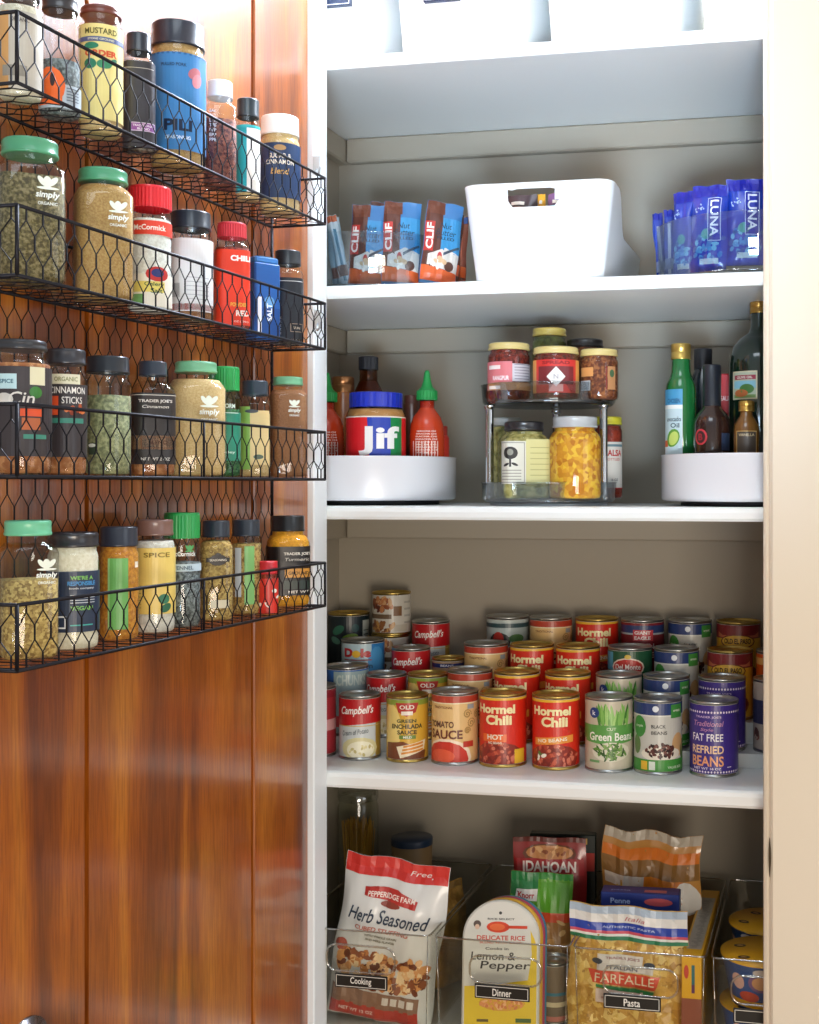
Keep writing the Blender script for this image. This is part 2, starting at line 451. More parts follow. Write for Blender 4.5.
# ---------------------------------------------------------------- jars
def make_jar(name, label, cat, loc, rz, r, h, lidh, lidcol, lidstyle='flat', rl=.85, e=2, rn=None, cont=None, fill=.85, design=None, group=None, tint='#f8fbfb', lidrough=.35, shoulder=None, lidrib=None):
    t = thing(name, label, cat, loc, rz, group)
    rn = (rn or rl-.04)*r; rL = rl*r
    lidh = max(lidh, .006); body = h-lidh+.004
    nk = min(.10*h, .010); shl = (r-rn)*1.1+.003 if shoulder is None else shoulder*h
    zb = body-nk-shl; zb = max(zb, .4*h)
    pr = [(r*.86, 0), (r*.96, .0015), (r, .006), (r, zb), (r-(r-rn)*.12, zb+shl*.3), (r-(r-rn)*.5, zb+shl*.7), (rn+(r-rn)*.1, zb+shl*.93), (rn, body-nk), (rn, body-.001)]
    ex = [e, e, e, e, e if e < 3 else 3.2, 2.6 if e > 2 else 2, 2, 2, 2]
    g = MB(); g.lathe(pr, glass(tint), 40, n=ex, cap=False, rot=0); g.lathe([(0.0, .0012), (r*.86, .0)], glass(tint), 40, n=[e, e], cap=False)
    g.build('jar_glass', t)
    if cont:
        c = MB(); ft = body*fill; q = .955; p2 = []; x2 = []
        for (a, z), ee in zip(pr, ex):
            if z < ft: p2.append((a*q, z+.0015)); x2.append(ee)
        # ring at the fill line
        for i in range(len(pr)-1):
            if pr[i][1] < ft <= pr[i+1][1]:
                k = (ft-pr[i][1])/(pr[i+1][1]-pr[i][1]); rr = (pr[i][0]+k*(pr[i+1][0]-pr[i][0]))*q; p2.append((rr, max(ft, p2[-1][1]+.0005))); x2.append(ex[i]); break
        c.lathe([(0, .0016)]+p2+[(p2[-1][0]*.6, p2[-1][1]+.001), (0, p2[-1][1]+.0012)], cont, 32, n=[e]+x2+[2, 2], cap=False)
        c.build('contents', t)
    l = MB(); z0 = body-.004; z1 = h; lm = pm(lidcol, lidrough, coat=.4)
    if lidstyle == 'flat':
        l.lathe([(rL*.9, z0), (rL, z0), (rL*1.03, z0+.001), (rL*1.03, z0+.0025), (rL, z0+.0035), (rL, z1-.004), (rL*1.01, z1-.003), (rL*.99, z1-.001), (rL*.94, z1), (rL*.9, z1-.001), (0, z1-.001)], lm, 40)
    elif lidstyle == 'ribbed':
        l.lathe([(rL*.9, z0), (rL, z0), (rL, z1-.003)], lm, 72, rib=.0006, smooth=False, cap=False)
        l.lathe([(rL*.985, z1-.0031), (rL*.985, z1-.001), (rL*.95, z1), (rL*.8, z1), (rL*.78, z1-.001), (0, z1-.001)], lm, 40, cap=False)
    else:
        l.lathe([(rL*.9, z0), (rL, z0), (rL, z0+.002), (rL*.975, z0+.003), (rL*.97, z1-.002), (rL*.95, z1-.0005), (rL*.9, z1), (0, z1)], lm, 40, cap=False)
    l.build('lid', t)
    if design:
        L = Lab(cylS(r+.0003, e), du=.14 if e == 2 else .09); design(L, zb/r)
        L.mb.build('label', t)
    return t
def wrap(L, v0, v1, col, a=3.14):  L.rect(-a, v0, a, v1, col, 0)

HERB = speck('#4c4020', '#94835a', 330, '#6e6034'); HERB2 = speck('#6f7350', '#a9a878', 260, '#8a8c62')
TAN = speck('#a87f44', '#bf9a5c', 500); TAN2 = speck('#c8a468', '#d8b982', 600); BROWN = speck('#875530', '#9c6a40', 600); PEPPER = speck('#1c1815', '#8a8070', 220, '#4a4038')
SEED = speck('#8a6a34', '#d2b46a', 420, '#b4934f', kind='v'); RED = speck('#6e1c10', '#a03a1c', 250); DKRED = speck('#4a1612', '#8c4a34', 330, kind='v')
ORNG = speck('#b9701c', '#dd9a30', 260); CREAMP = speck('#e3d9bd', '#f2ead4', 300); CINN = speck('#a05c2c', '#c98a56', 160, '#a96b3c')
TURM = speck('#d08c10', '#eba51a', 300); GRN = speck('#2c4a30', '#6c8a5c', 300); GREYH = speck('#3c4240', '#8b9290', 300); WHT = speck('#d9d4c8', '#efece2', 300)

def leafmark(L, u, v, s, c='#e9efe0'):
    L.ell(u, v, .10*s, .18*s, c, 2); L.ell(u-.13*s, v+.03*s, .07*s, .16*s, c, 2, .6); L.ell(u+.13*s, v+.03*s, .07*s, .16*s, c, 2, -.6); L.ell(u, v-.16*s, .26*s, .04*s, c, 2)
def d_simply(u=.35, dy=0):
    def f(L, b):
        leafmark(L, u, b-.45+dy, 1.1); L.text('simply', u, b-.85+dy, .62, .26, '#eef2ea', 2, .03, .15); L.text('ORGANIC', u, b-1.1+dy, .5, .1, '#eef2ea', 2)
    return f
def d_cream(L, b):
    wrap(L, .3, b-.2, '#c9c2b4'); L.text('ORGANIC', 0, b-.6, .8, .2, '#5a5048'); L.rect(-.8, .9, .3, 1.4, '#9c9588', 2); L.rect(-1.5, .3, -.5, b-.2, '#d8a262', 1)
def d_orange(L, b):
    wrap(L, .3, 1.5, '#b8c4cc'); L.ell(-.5, 1.4, .75, .95, '#ec6a2a', 1); L.rect(-1.2, .45, .1, 1.5, '#ec6a2a', 1.5); L.ell(-.35, 1.7, .12, .35, '#2a2226', 3)
    for i in range(5): L.rect(.3, .7+i*.15, 1.0, .75+i*.15, '#5c6a78', 3)
def d_must(L, b):
    wrap(L, .6, b-.1, '#ead98c'); L.text('MUSTARD', 0, b-.45, 1.5, .28, '#57521f'); L.rect(-1.4, b-.95, 1.4, b-.72, '#56618c', 2); L.text('STONE GROUND', 0, b-.84, 1.2, .1, '#e8e4c8', 4)
    L.text('ORDER', 0, b-1.5, 1.5, .3, '#d8552c', 3, .05); L.ell(-.45, b-1.15, .35, .16, '#2f7f60', 2); L.ell(-.5, b-2.0, .3, .25, '#2f7f60', 2); L.ell(.15, b-2.0, .35, .22, '#3a8a60', 2); L.ell(.55, b-1.85, .25, .12, '#2f7f60', 2, .6)
def d_purple(L, b):
    wrap(L, .2, b-.05, '#37343a'); L.rect(-.5, 1.2, 1.0, 1.75, '#8a4a94', 2); L.frame(-.5, 1.2, 1.0, 1.75, .05, '#d8c8dc'); L.text('TRADITIONAL', .25, 1.55, 1.2, .14, '#f0e8f2', 4); L.text('BLEND', .25, 1.35, .7, .13, '#f0e8f2', 4)
    L.rect(-.9, b-.5, .9, b-.46, '#bdb8b0', 2)
def d_pizza(L, b):
    wrap(L, .55, b-.05, '#3b7cb4'); L.text('PULLED PORK', -.15, b-.5, .9, .12, '#16304c', 3); L.text('PILI', 0, 1.45, 1.0, .42, '#14213a', 3, .04); L.text('SEASONING', 0, 1.0, .9, .13, '#dfe8f0', 3)
    L.ell(.62, b-.75, .28, .2, '#b86a72', 2, .5); L.ell(.72, b-1.0, .2, .28, '#c88088', 2.5, -.4)
    for i in range(16): L.rect(-1.6+i*.2, b-.12, -1.5+i*.2, b-.05, '#2a5c8c', 2)
def d_hang(L, b):
    for i in range(7): L.text('SALTPEPPER'[i:i+3], -.5, b-.4-i*.3, .35, .2, '#dfe0e2', 2)
def d_teal(L, b):
    L.rect(-1.6, .6, 1.6, b-.25, '#f0eee8', 0); L.rect(-1.4, .6, -.1, b-.3, '#25a5ae', 1); L.rect(-1.4, b-.45, 1.4, b-.2, '#35b5ba', 1.5); L.ell(.5, 1.2, .3, .5, '#d8d4c8', 2)
def d_navy(L, b):
    wrap(L, .7, b-.1, '#23395c'); L.text('SUGAR &', 0, b-.75, 1.1, .25, '#e4d9c4'); L.text('CINNAMON', 0, b-1.05, 1.4, .24, '#e4d9c4'); L.text('blend', 0, b-1.5, .9, .3, '#c79a50', 3, .02, .2); L.ell(0, b-.35, .3, .14, '#b08a58', 2)
def d_celery(L, b):
    wrap(L, .25, 1.75, '#e9e3d2'); wrap(L, b-.75, b-.1, '#d9402c'); L.text('McCormick', 0, b-.42, 1.5, .26, '#f6f0e8', 3, .02)
    L.rect(-1.2, .9, .7, 1.4, '#e5d36b', 1); L.ell(.35, 1.75, .55, .35, '#c0302a', 2); L.ell(.35, 1.8, .3, .2, '#27306a', 2.5); L.text('Celery', .2, 1.25, .9, .24, '#3a5a34'); L.text('Salt', .3, .97, .55, .22, '#3a5a34'); L.rect(-1.2, .35, -.3, .8, '#6d9a58', 2)
def d_white(L, b):
    wrap(L, .45, b-.1, '#dcdcdc'); wrap(L, .5, .8, '#c9463c'); 
    for i in range(9): L.rect(-.95+i*.05, 1.1, -.93+i*.05, 1.75, '#3c3c40', 2)
    for i in range(6): L.rect(-.2, 1.0+i*.2, .9, 1.03+i*.2, '#a8a8ac', 2)
def d_chili(L, b):
    wrap(L, .35, b-.25, '#e23b20'); L.text('CHILI', .35, b-.75, 1.1, .34, '#fbf3ea', 3, .05); L.text('POWDER', .25, 1.55, .9, .24, '#e0a93c', 3, .04); L.text('RED', .45, 1.05, .7, .34, '#f3e6dc', 3, .04); L.text('6 OZ (170g)', .3, .55, .9, .13, '#f3e6dc')
def d_dark(L, b):
    wrap(L, .35, b-.35, '#22262c'); L.rect(-1, b-.6, 1, b-.56, '#d8d4cc', 2)
    for i in range(5): L.text('ORGANIC', -.65, .7+.25*i, .5, .14, '#b9b8b2')
    L.frame(.15, .8, .95, 1.35, .04, '#a89078'); L.text('GRIND', .55, 1.07, .5, .16, '#c8b8a0')
def d_cinn(L, b):
    wrap(L, .6, b-.1, '#3b3538'); L.rect(-.75, b-.85, -.1, b-.35, '#b7d5da', 2); L.text('SPICE', -.42, b-.6, .45, .14, '#3c6a7c', 4); L.rect(.3, b-.7, .85, b-.1, '#d9d2b0', 2); L.ell(.5, b-.95, .22, .2, '#3a7a34', 2.2)
    L.text('Cin', .05, b-1.15, .8, .42, '#e9e4dc', 4, .01, .2); L.ell(-.5, b-1.2, .3, .22, '#dcd8d0', 2.1); L.rect(0, b-1.75, .7, b-1.5, '#e0552c', 3); L.rect(.05, b-2.2, .65, b-1.8, '#b8643a', 3); L.rect(.1, b-2.5, .9, b-2.35, '#3f8a78', 3)
def d_stick(L, b):
    wrap(L, .9, b-.55, '#3b3538'); L.rect(-.75, b-.55, .7, b-.05, '#dcd8bc', 2); L.text('ORGANIC', 0, b-.3, 1.1, .22, '#8a8a5c', 4); L.text('CINNAMON', .1, b-.85, 1.8, .34, '#ece8e0', 3, .01); L.text('STICKS', .3, b-1.35, 1.0, .34, '#ece8e0', 3, .01)
    L.rect(-.9, b-2.1, -.35, b-1.15, '#e0552c', 3); L.blobs(-.2, b-2.1, .9, b-1.6, 14, .16, ['#b8552c', '#8c3a20', '#d97a44'], 3, False); L.rect(-.8, b-2.5, .9, b-2.25, '#3f8a78', 3)
def d_bay(L, b): L.rect(-.9, .9, -.5, 1.4, '#3a4a3a', 1); L.ell(-.7, 1.3, .2, .08, '#dfe4da', 2)
def d_tj(L, b):
    wrap(L, .55, b-.1, '#332e2e'); wrap(L, 1.25, 1.9, '#c9a27c'); L.rect(-1.8, b-.22, 1.8, b-.19, '#e0dcd4', 2); L.text('TRADER JOE\'S', 0, b-.5, 1.4, .18, '#eee8e0'); L.text('Cinnamon', 0, b-.75, 1.1, .14, '#eee8e0', 3, .01, .2)
    L.frame(-.6, 1.3, .8, 1.85, .04, '#8a5c3c'); L.text('BLEND', .1, 1.58, .8, .18, '#5c3420'); L.text('NET WT 2 OZ', 0, .8, 1.2, .14, '#d8d4cc')
def d_mcg(L, b):
    L.text('McCORM', .1, b-.5, 1.2, .28, '#d5ece4', 2, .03); wrap(L, 1.0, b-.9, '#2f8c72'); L.text('Parsley', .1, 1.5, 1.2, .2, '#d8eee4'); L.rect(-1, b-.95, 1, b-.9, '#dcefe8', 2)
def d_green2(L, b):
    L.rect(-1.5, .5, -.3, b-.15, '#8dbb5c', 0); L.rect(-.3, .8, .9, b-.4, '#e3c98f', 0); L.ell(-.2, b-.45, .4, .12, '#4a5058', 2); L.ell(.2, 1.3, .3, .15, '#5a6a5c', 2)
def d_work(L, b):
    wrap(L, .75, b-.55, '#2b3850'); L.text("WE'RE A", .35, b-.8, .9, .16, '#7fc060', 3, .03); L.text('RESPONSIBLE', .35, b-1.02, 1.1, .17, '#4a9ad8', 3, .03); L.text('foods company', .35, b-1.22, 1.0, .1, '#dfe4ea')
    for i in range(4): L.rect(-.1, b-1.5-i*.1, .9, b-1.47-i*.1, '#cfd6de', 2)
    L.text('VEGAN', .35, b-2.0, .9, .17, '#7fc060', 3, .03); L.frame(-.75, .9, -.25, 1.4, .06, '#e4e8ec'); L.rect(-.1, 1.0, .8, 1.05, '#4ab0a8', 2)
def d_lime(L, b):
    L.rect(-.55, .6, .45, b-.1, '#6cae5a', 1); L.rect(-.55, .6, -.45, b-.1, '#9ccc84', 1.5); L.rect(.85, b-.6, 1.1, b-.3, '#f0e8d8', 1)
def d_spice(L, b):
    wrap(L, 1.0, b-.1, '#e8cc70'); L.text('SPICE', .1, b-.45, 1.3, .24, '#8a7430', 3, .02)
    for i in range(7): L.rect(-1.0, 1.3+i*.18, -.7, 1.34+i*.18, '#a08c40', 2)
    L.ell(.45, 1.75, .3, .25, '#3a7a5c', 2); L.ell(.55, 1.3, .32, .2, '#2f6a4c', 2, .5)
def d_mcf(L, b):
    L.text('McCormick', .1, b-.35, 1.3, .26, '#eef2f0', 2, .02); leafmark(L, .4, b-.05, 1.0, '#54a05c'); wrap(L, b-1.3, b-.9, '#c4d8e2'); L.text('FENNEL', .1, b-1.1, 1.0, .2, '#4a6478')
def d_seal(L, b):
    L.ell(0, b-.75, .5, .34, '#2a2422', 2); L.rect(-.62, b-.87, .62, b-.62, '#2a2422', 2); L.text('SEASONING', 0, b-.75, .9, .14, '#e0d8c8', 4); L.ell(0, b-.45, .18, .14, '#2a2422', 2)
    L.rect(-.4, .8, .6, 1.3, '#d9d0b4', 1)
def d_lime2(L, b): L.rect(-.1, .7, .55, b-.1, '#7dbb6c', 1); L.rect(-.75, 1.2, -.3, b-.2, '#c8d4dc', 1)
def d_turm(L, b):
    wrap(L, .55, b-.15, '#1f1b1c'); L.text("TRADER JOE'S", .3, b-.5, 1.2, .17, '#efe9dd', 3, .02); L.text('Turmeric', .3, b-.75, 1.1, .15, '#efe9dd', 3, 0, .2); L.rect(-.3, 1.35, 1.0, 1.85, '#d99a40', 2); L.frame(-.3, 1.35, 1.0, 1.85, .04, '#2a1a10', 3)
    L.text('GROUND', .35, 1.6, .9, .15, '#3c2810', 4); L.rect(-.3, .85, 1.0, 1.25, '#2c3a34', 2); L.text('NET WT', .35, .72, .9, .12, '#e8e2d6')
def d_redtin(L, b):
    L.blobs(-1.2, .2, 1.2, b-.1, 14, .3, ['#f2ebe2', '#e2402c'], 1, False)

# row, px centre, px width, lid top px, lid px height, spec
SP = [
 (0, 20, 46, -22, 26, dict(lidcol='#3a3a40', rl=.85, cont=CREAMP, design=d_cream, label='cream labelled jar, leftmost in the top wire basket')),
 (0, 60, 42, -8, 24, dict(lidcol='#2e2a2c', rl=.85, cont=GREYH, fill=.5, design=d_orange, label='clear glass jar with an orange and grey label in the top wire basket')),
 (0, 101, 44, 3, 18, dict(lidcol='#6a3226', rl=.93, cont=TAN2, design=d_must, label='glass jar with brown lid and yellow mustard label in the top wire basket')),
 (0, 139, 35, 30, 24, dict(lidcol='#20242e', lidstyle='cap', rl=.78, e=3, cont=PEPPER, design=d_purple, label='black capped pepper jar with a small purple label, top wire basket')),
 (0, 178, 56, 18, 34, dict(lidcol='#1d2230', lidstyle='cap', rl=.98, cont=TAN, fill=.97, design=d_pizza, label='large black lidded seasoning tub with a blue label in the top basket')),
 (0, 220, 35, 78, 21, dict(lidcol='#e6e8ea', lidstyle='cap', rl=.8, e=4, cont=DKRED, fill=.72, design=d_hang, label='white capped clear jar of dark red flakes in the top basket')),
 (0, 248, 24, 97, 22, dict(lidcol='#1d2a30', lidstyle='cap', rl=.95, cont=TAN2, fill=.5, design=d_teal, label='slim black capped shaker with a teal and white label')),
 (0, 280, 41, 113, 25, dict(lidcol='#eceae6', lidstyle='cap', rl=.95, cont=TAN2, fill=.97, design=d_navy, label='white lidded cinnamon sugar jar with a navy label, top basket right end')),
 (1, 30, 74, 134, 27, dict(lidcol='#4f9a72', rl=.83, e=5, cont=HERB, fill=.8, design=d_simply(), label='large square glass jar of dried herbs with green lid, second basket left end')),
 (1, 103, 64, 165, 22, dict(lidcol='#4f9a72', rl=.83, e=5, cont=TAN, fill=.93, design=d_simply(), label='square glass jar of tan powder with green lid, second basket')),
 (1, 150, 44, 184, 27, dict(lidcol='#d8222c', lidstyle='ribbed', rl=1.0, rn=.78, cont=WHT, design=d_celery, label='red lidded celery salt jar with red and yellow label')),
 (1, 191, 44, 209, 22, dict(lidcol='#1d2530', lidstyle='cap', rl=.94, cont=BROWN, design=d_white, label='black lidded jar with a white barcode label and red stripe')),
 (1, 232, 37, 221, 18, dict(lidcol='#c9303a', lidstyle='ribbed', rl=.86, e=4, cont=RED, design=d_chili, label='red lidded chili powder jar with bright red label')),
 (1, 288, 33, 249, 17, dict(lidcol='#1d2227', lidstyle='cap', rl=.86, e=3, cont=PEPPER, fill=.7, design=d_dark, label='black lidded square grinder jar with black label, second basket right end')),
 (2, 20, 64, 338, 15, dict(lidcol='#2a2a2e', rl=.85, cont=CINN, fill=.85, design=d_cinn, label='large black lidded cinnamon jar, leftmost in the third basket')),
 (2, 66, 42, 348, 20, dict(lidcol='#2e2e34', rl=.95, cont=CINN, fill=.6, design=d_stick, label='black lidded cinnamon sticks jar with cream topped label')),
 (2, 108, 48, 355, 19, dict(lidcol='#20242a', lidstyle='cap', rl=.92, cont=HERB2, fill=.75, design=d_bay, label='black lidded clear jar of pale green bay leaves')),
 (2, 153, 47, 360, 16, dict(lidcol='#2c3440', lidstyle='cap', rl=.66, e=3.5, cont=CINN, fill=.7, design=d_tj, label='small capped square jar with black and tan label, third basket')),
 (2, 196, 64, 360, 15, dict(lidcol='#6fae85', rl=.72, e=5, cont=TAN2, fill=.9, design=d_simply(.3), label='big square glass jar of light tan powder with pale green lid')),
 (2, 224, 33, 366, 25, dict(lidcol='#1c9a4a', lidstyle='ribbed', rl=.95, cont=GRN, fill=.75, tint='#c8efe0', design=d_mcg, label='bright green lidded parsley jar behind the tan powder jars, third basket')),
 (2, 255, 34, 380, 16, dict(lidcol='#2a3642', lidstyle='cap', rl=.85, e=3, cont=TAN2, fill=.75, design=d_green2, label='dark capped jar with half green half tan label, third basket')),
 (2, 288, 40, 376, 11, dict(lidcol='#6fae85', rl=.8, e=5, cont=BROWN, fill=.9, design=d_simply(.2), label='square jar of brown spice with pale green lid, third basket right end')),
 (3, 28, 64, 521, 16, dict(lidcol='#6cc096', rl=.8, e=5, cont=SEED, fill=.62, design=d_simply(.45), label='large square jar half full of tan seeds with mint lid, bottom basket left end')),
 (3, 73, 53, 533, 15, dict(lidcol='#25242a', rl=.97, cont=CREAMP, fill=.97, design=d_work, label='black lidded jar of white powder with a navy label, bottom basket')),
 (3, 119, 41, 527, 18, dict(lidcol='#262c3a', lidstyle='cap', rl=.95, cont=ORNG, fill=.97, design=d_lime, label='jar of orange brown spice with a green stripe, bottom basket')),
 (3, 155, 41, 520, 17, dict(lidcol='#7a5a50', rl=.9, cont=WHT, fill=.9, design=d_spice, label='brown lidded jar with a yellow spice label, bottom basket')),
 (3, 182, 38, 513, 24, dict(lidcol='#1c9a4a', lidstyle='ribbed', rl=.95, cont=GREYH, fill=.7, design=d_mcf, label='bright green lidded jar of dark seeds in the bottom basket')),
 (3, 216, 36, 521, 15, dict(lidcol='#232c38', lidstyle='cap', rl=.84, e=4, cont=SEED, fill=.9, design=d_seal, label='jar of speckled seasoning with a black seal printed on it, bottom basket')),
 (3, 246, 31, 520, 15, dict(lidcol='#232c38', lidstyle='cap', rl=.92, cont=SEED, fill=.85, design=d_lime2, label='narrow jar of green herbs with a light green stripe, bottom basket')),
 (3, 288, 46, 516, 14, dict(lidcol='#16181c', lidstyle='cap', rl=.8, e=3.5, cont=TURM, fill=.97, design=d_turm, label='turmeric jar of orange powder with black label, bottom basket right end')),
]
for row, px, w, yt, lh, sp in SP:
    s = ds_of(px, .05); x, y = dpos(s, .05); Z = depth(x, y); tt = (px-CX)/FPX
    r = w*Z/FPX/2/sqrt(1+tt*tt)*(1.0 if sp.get('e', 2) < 3 else .93)
    r = min(r, .0355 if sp.get('e', 2) < 4.5 else .0325)
    zb = BK[row][1]+.0022; Zf = Z-r*.9; zt = H+(CY-yt)*Zf/FPX; bulge = .5*w*sp.get('rl', .85)*(CY-yt)/FPX; lh = max(lh*.4, lh-bulge+(1 if yt > 400 else 0))*(.85 if 'lidstyle' not in sp else 1)
    sp = dict(sp); lab = sp.pop('label')
    make_jar('spice_jar', lab, 'jar', (x, y, zb), face_cam(x, y)+(.12 if sp.get('e', 2) > 3 else 0), r, zt-zb, lh*Z/FPX, group='spice jars in the wire baskets', **sp)
# blue rectangular tin in the second basket
s = ds_of(263, .045); x, y = dpos(s, .045); Z = depth(x, y); zb = BK[1][1]+.0022; h = zat(258, x, y)-zb
t = thing('spice_tin', 'narrow blue rectangular spice tin between the chili jar and grinder jar', 'tin', (x, y, zb), face_cam(x, y)+.55)
BL = pm('#1f5aa0', .35, coat=.3)
m = MB(); m.bbox(-.019, -.012, 0, .019, .012, h-.008, BL, .002); m.build('tin_body', t)
m = MB(); m.bbox(-.0175, -.0105, h-.0085, .0175, .0105, h, pm('#3d78b8', .35), .002); m.bbox(-.010, -.005, h-.0004, .010, .005, h+.002, pm('#2a2c30', .4), .0006); m.build('lid', t)
L = Lab(lambda u, v, o: (u*.019, -.012-o, v*.019), du=9); L.rect(-.9, .3, .9, 2.2, '#174a8c', 1); L.text('SALT', .1, 1.9, 1.2, .4, '#e6eef6', 3, .03, 0, pi/2); L.rect(-.8, .5, -.5, 2.9, '#e8eef4', 2); L.ell(.1, 2.6, .4, .4, '#6aa0d0', 2)
L.mb.build('label', t)
# small red shaker in front of the turmeric
s = ds_of(268, .074); x, y = dpos(s, .074); Z = depth(x, y); zb = BK[3][1]+.0022; h = zat(561, x, y)-zb
make_jar('spice_shaker', 'small red and white spice shaker in front of the turmeric jar', 'shaker', (x, y, zb), face_cam(x, y), .0125, h, .016, '#cc2430', 'cap', .98, cont=RED, fill=.95, design=lambda L, b: (wrap(L, .1, b, '#d8352a'), d_redtin(L, b)))

# ---------------------------------------------------------------- cans
def can_mesh(r, h, metal, design, pull=False):
    b = MB()
    b.lathe([(0, .002), (r*.9, .002), (r*.93, .0), (r*1.01, .0), (r*1.02, .0012), (r*1.01, .003), (r*.985, .0035), (r*.985, h-.0035), (r*1.01, h-.003), (r*1.02, h-.0015), (r*1.01, h), (r*.96, h), (r*.94, h-.001), (r*.935, h-.0045), (r*.85, h-.0045), (r*.83, h-.0035), (r*.78, h-.0035), (r*.76, h-.0045), (r*.55, h-.0045), (r*.53, h-.004), (0, h-.004)], metal, 44, cap=False)
    L = Lab(cylS(r), du=.13); H_ = h/r
    L.mb.lathe([(r*.997, .0045), (r*.999, .005), (r*.999, h-.005), (r*.997, h-.0045)], pm('#d9d4c8', .35), 44, cap=False)
    L.H = H_; v0, v1 = .005/r, (h-.005)/r; L.v0, L.v1 = v0, v1
    L.clip = (-3.2, v0, 3.2, v1)
    design(L, H_)
    return b, L.mb
# designs: canvas unit = can radius, u=0 faces the viewer
def c_campbell(L, H):
    L.rect(-3.14, 0, 3.14, H, '#c9cfcf', .2); L.rect(-3.14, 1.75, 3.14, H, '#b81a20', 1)
    L.poly([(-3.1, 1.6), (-1.2, 1.6), (0, 1.72), (1.2, 1.78), (1.2, 2.0), (-3.1, 2.0)], '#b81a20', 1.1)
    L.text("Campbell's", -.05, 2.36, 1.7, .5, '#f5f0ea', 3, .02, .35, .04); L.text('Cream of Potato', -.15, 1.35, 1.35, .24, '#3c4a50', 3, 0, .3, .12)
    L.rect(-3.1, 1.62, 3.1, 1.66, '#c9a860', 1.5); L.ell(.1, .55, .95, .55, '#d8cf9c', 1); L.ell(.15, .5, .7, .42, '#efe9cd', 1.5); L.blobs(-.5, .2, .8, .8, 14, .1, ['#e0d39a', '#f6f0d8', '#c7b878'], 2); L.rect(.95, 0, 1.5, H, '#a98a3a', .5)
def c_enchilada(L, H):
    L.rect(-3.14, 0, 3.14, H, '#d8a93a', .2); L.rect(-3.14, H-.42, 3.14, H, '#8a9a3a', .6); L.ell(-.9, 1.6, .6, 1.2, '#ecd07c', .5)
    L.poly([(-.6, H-.3), (.55, H-.3), (.4, H-.75), (-.05, H-.95), (-.45, H-.75)], '#b02a20', 1); L.rect(-.3, H-.88, .25, H-.7, '#f0e6d6', 2); L.text('OLD', -.03, H-.5, .7, .2, '#f0e6d6', 3)
    L.text('GREEN', -.05, 1.98, .95, .17, '#3f4a24', 3, .03); L.text('ENCHILADA', -.02, 1.72, 1.55, .22, '#2a2e1c', 3, .03); L.text('SAUCE', -.02, 1.44, .95, .2, '#2a2e1c', 3, .03); L.rect(-.4, 1.12, .4, 1.3, '#6d8a3c', 2); L.text('MILD', 0, 1.21, .4, .11, '#f2ecd8', 4)
    L.poly([(-1.2, .15), (.9, .15), (1.0, .5), (-.2, 1.0), (-1.2, .9)], '#7a4222', 1); L.poly([(-.35, .2), (.85, .55), (1.0, 1.05), (-.55, .75)], '#f0e0c0', 2)
    for i in range(3): L.poly([(-.3+.05*i, .38+i*.16), (.8, .55+i*.16), (.8, .65+i*.16), (-.3+.05*i, .48+i*.16)], '#d88a2a', 3)
def swirl(L, u, v, s, c):
    for i in range(26):
        t = i*.42; q = s*(1-i/30); L.ell(u+q*cos(t), v+q*sin(t), .035, .035, c, 2+.01*i, 0, 6)
def c_tomato(L, H):
    L.rect(-3.14, 0, 3.14, H, '#e3bd7e', .2); L.rect(-3.14, H-.42, 3.14, H, '#b5402c', 1); L.rect(-3.14, H-.47, 3.14, H-.42, '#efe0b8', 1.1)
    L.text('TRADITIONAL', -.35, H-.62, .9, .1, '#8a5a34', 3); L.text('TOMATO', -.45, 1.72, 1.2, .27, '#5c3324', 3, .03); L.text('SAUCE', -.25, 1.3, 1.55, .38, '#6a3020', 3, .03)
    for a, b, s in ((.75, 2.15, .2), (.95, 1.75, .22), (.75, 1.45, .15), (1.3, 2.1, .2)): swirl(L, a, b, s, '#b08a4c')
    L.rect(.75, H-.7, 1.1, H-.5, '#9aa3a4', 2)
    L.ell(-.2, .3, 1.15, .82, '#f0dcc0', 1); L.ell(-.25, .25, 1.05, .76, '#c7301c', 2); L.ell(-.4, .38, .6, .3, '#de5a38', 3); L.rect(.55, .75, 1.05, 1.0, '#c03a28', 3, )
def c_hormel(hot):
    def f(L, H):
        L.rect(-3.14, 0, 3.14, H, '#d42a16', .2); L.rect(-3.14, H-.24, 3.14, H, '#e8b437', 1); L.poly([(-3.1, H-.30), (.2, H-.24), (3.1, H-.24), (3.1, H-.18), (.2, H-.2), (-3.1, H-.24)], '#e4a22e', .8)
        L.text('Hormel', -.1, 2.45, 1.75, .38, '#f6e8b0', 3, .045); L.text('Chili', .05, 2.0, 1.15, .42, '#f6e8b0', 3, .045)
        if hot: L.rect(-.7, 1.08, .4, 1.4, '#e86a2a', 1.5); L.text('HOT', -.1, 1.28, .7, .22, '#f4e6d0', 3, .03); L.text('NO BEANS', -.1, 1.04, .6, .1, '#f4e6d0', 3)
        else: L.poly([(-.9, 1.0), (.9, 1.15), (.9, 1.45), (-.9, 1.3)], '#e8943a', 1.5); L.text('NO BEANS', -.05, 1.24, 1.3, .15, '#f6ead0', 3, .02, 0, .08)
        L.ell(0, .45, 1.2, .62, '#8c2a1c', 1); L.blobs(-1.15, .1, 1.15, 1.0, 70, .12, ['#a83a26', '#c2563a', '#7a2418', '#d0745a'], 2)
        L.rect(.75, .15, 1.3, .75, '#e6b830', 3) if hot else L.blobs(-.8, .4, -.4, .75, 5, .12, ['#f0e8d8', '#5a7a34'], 3)
    return f
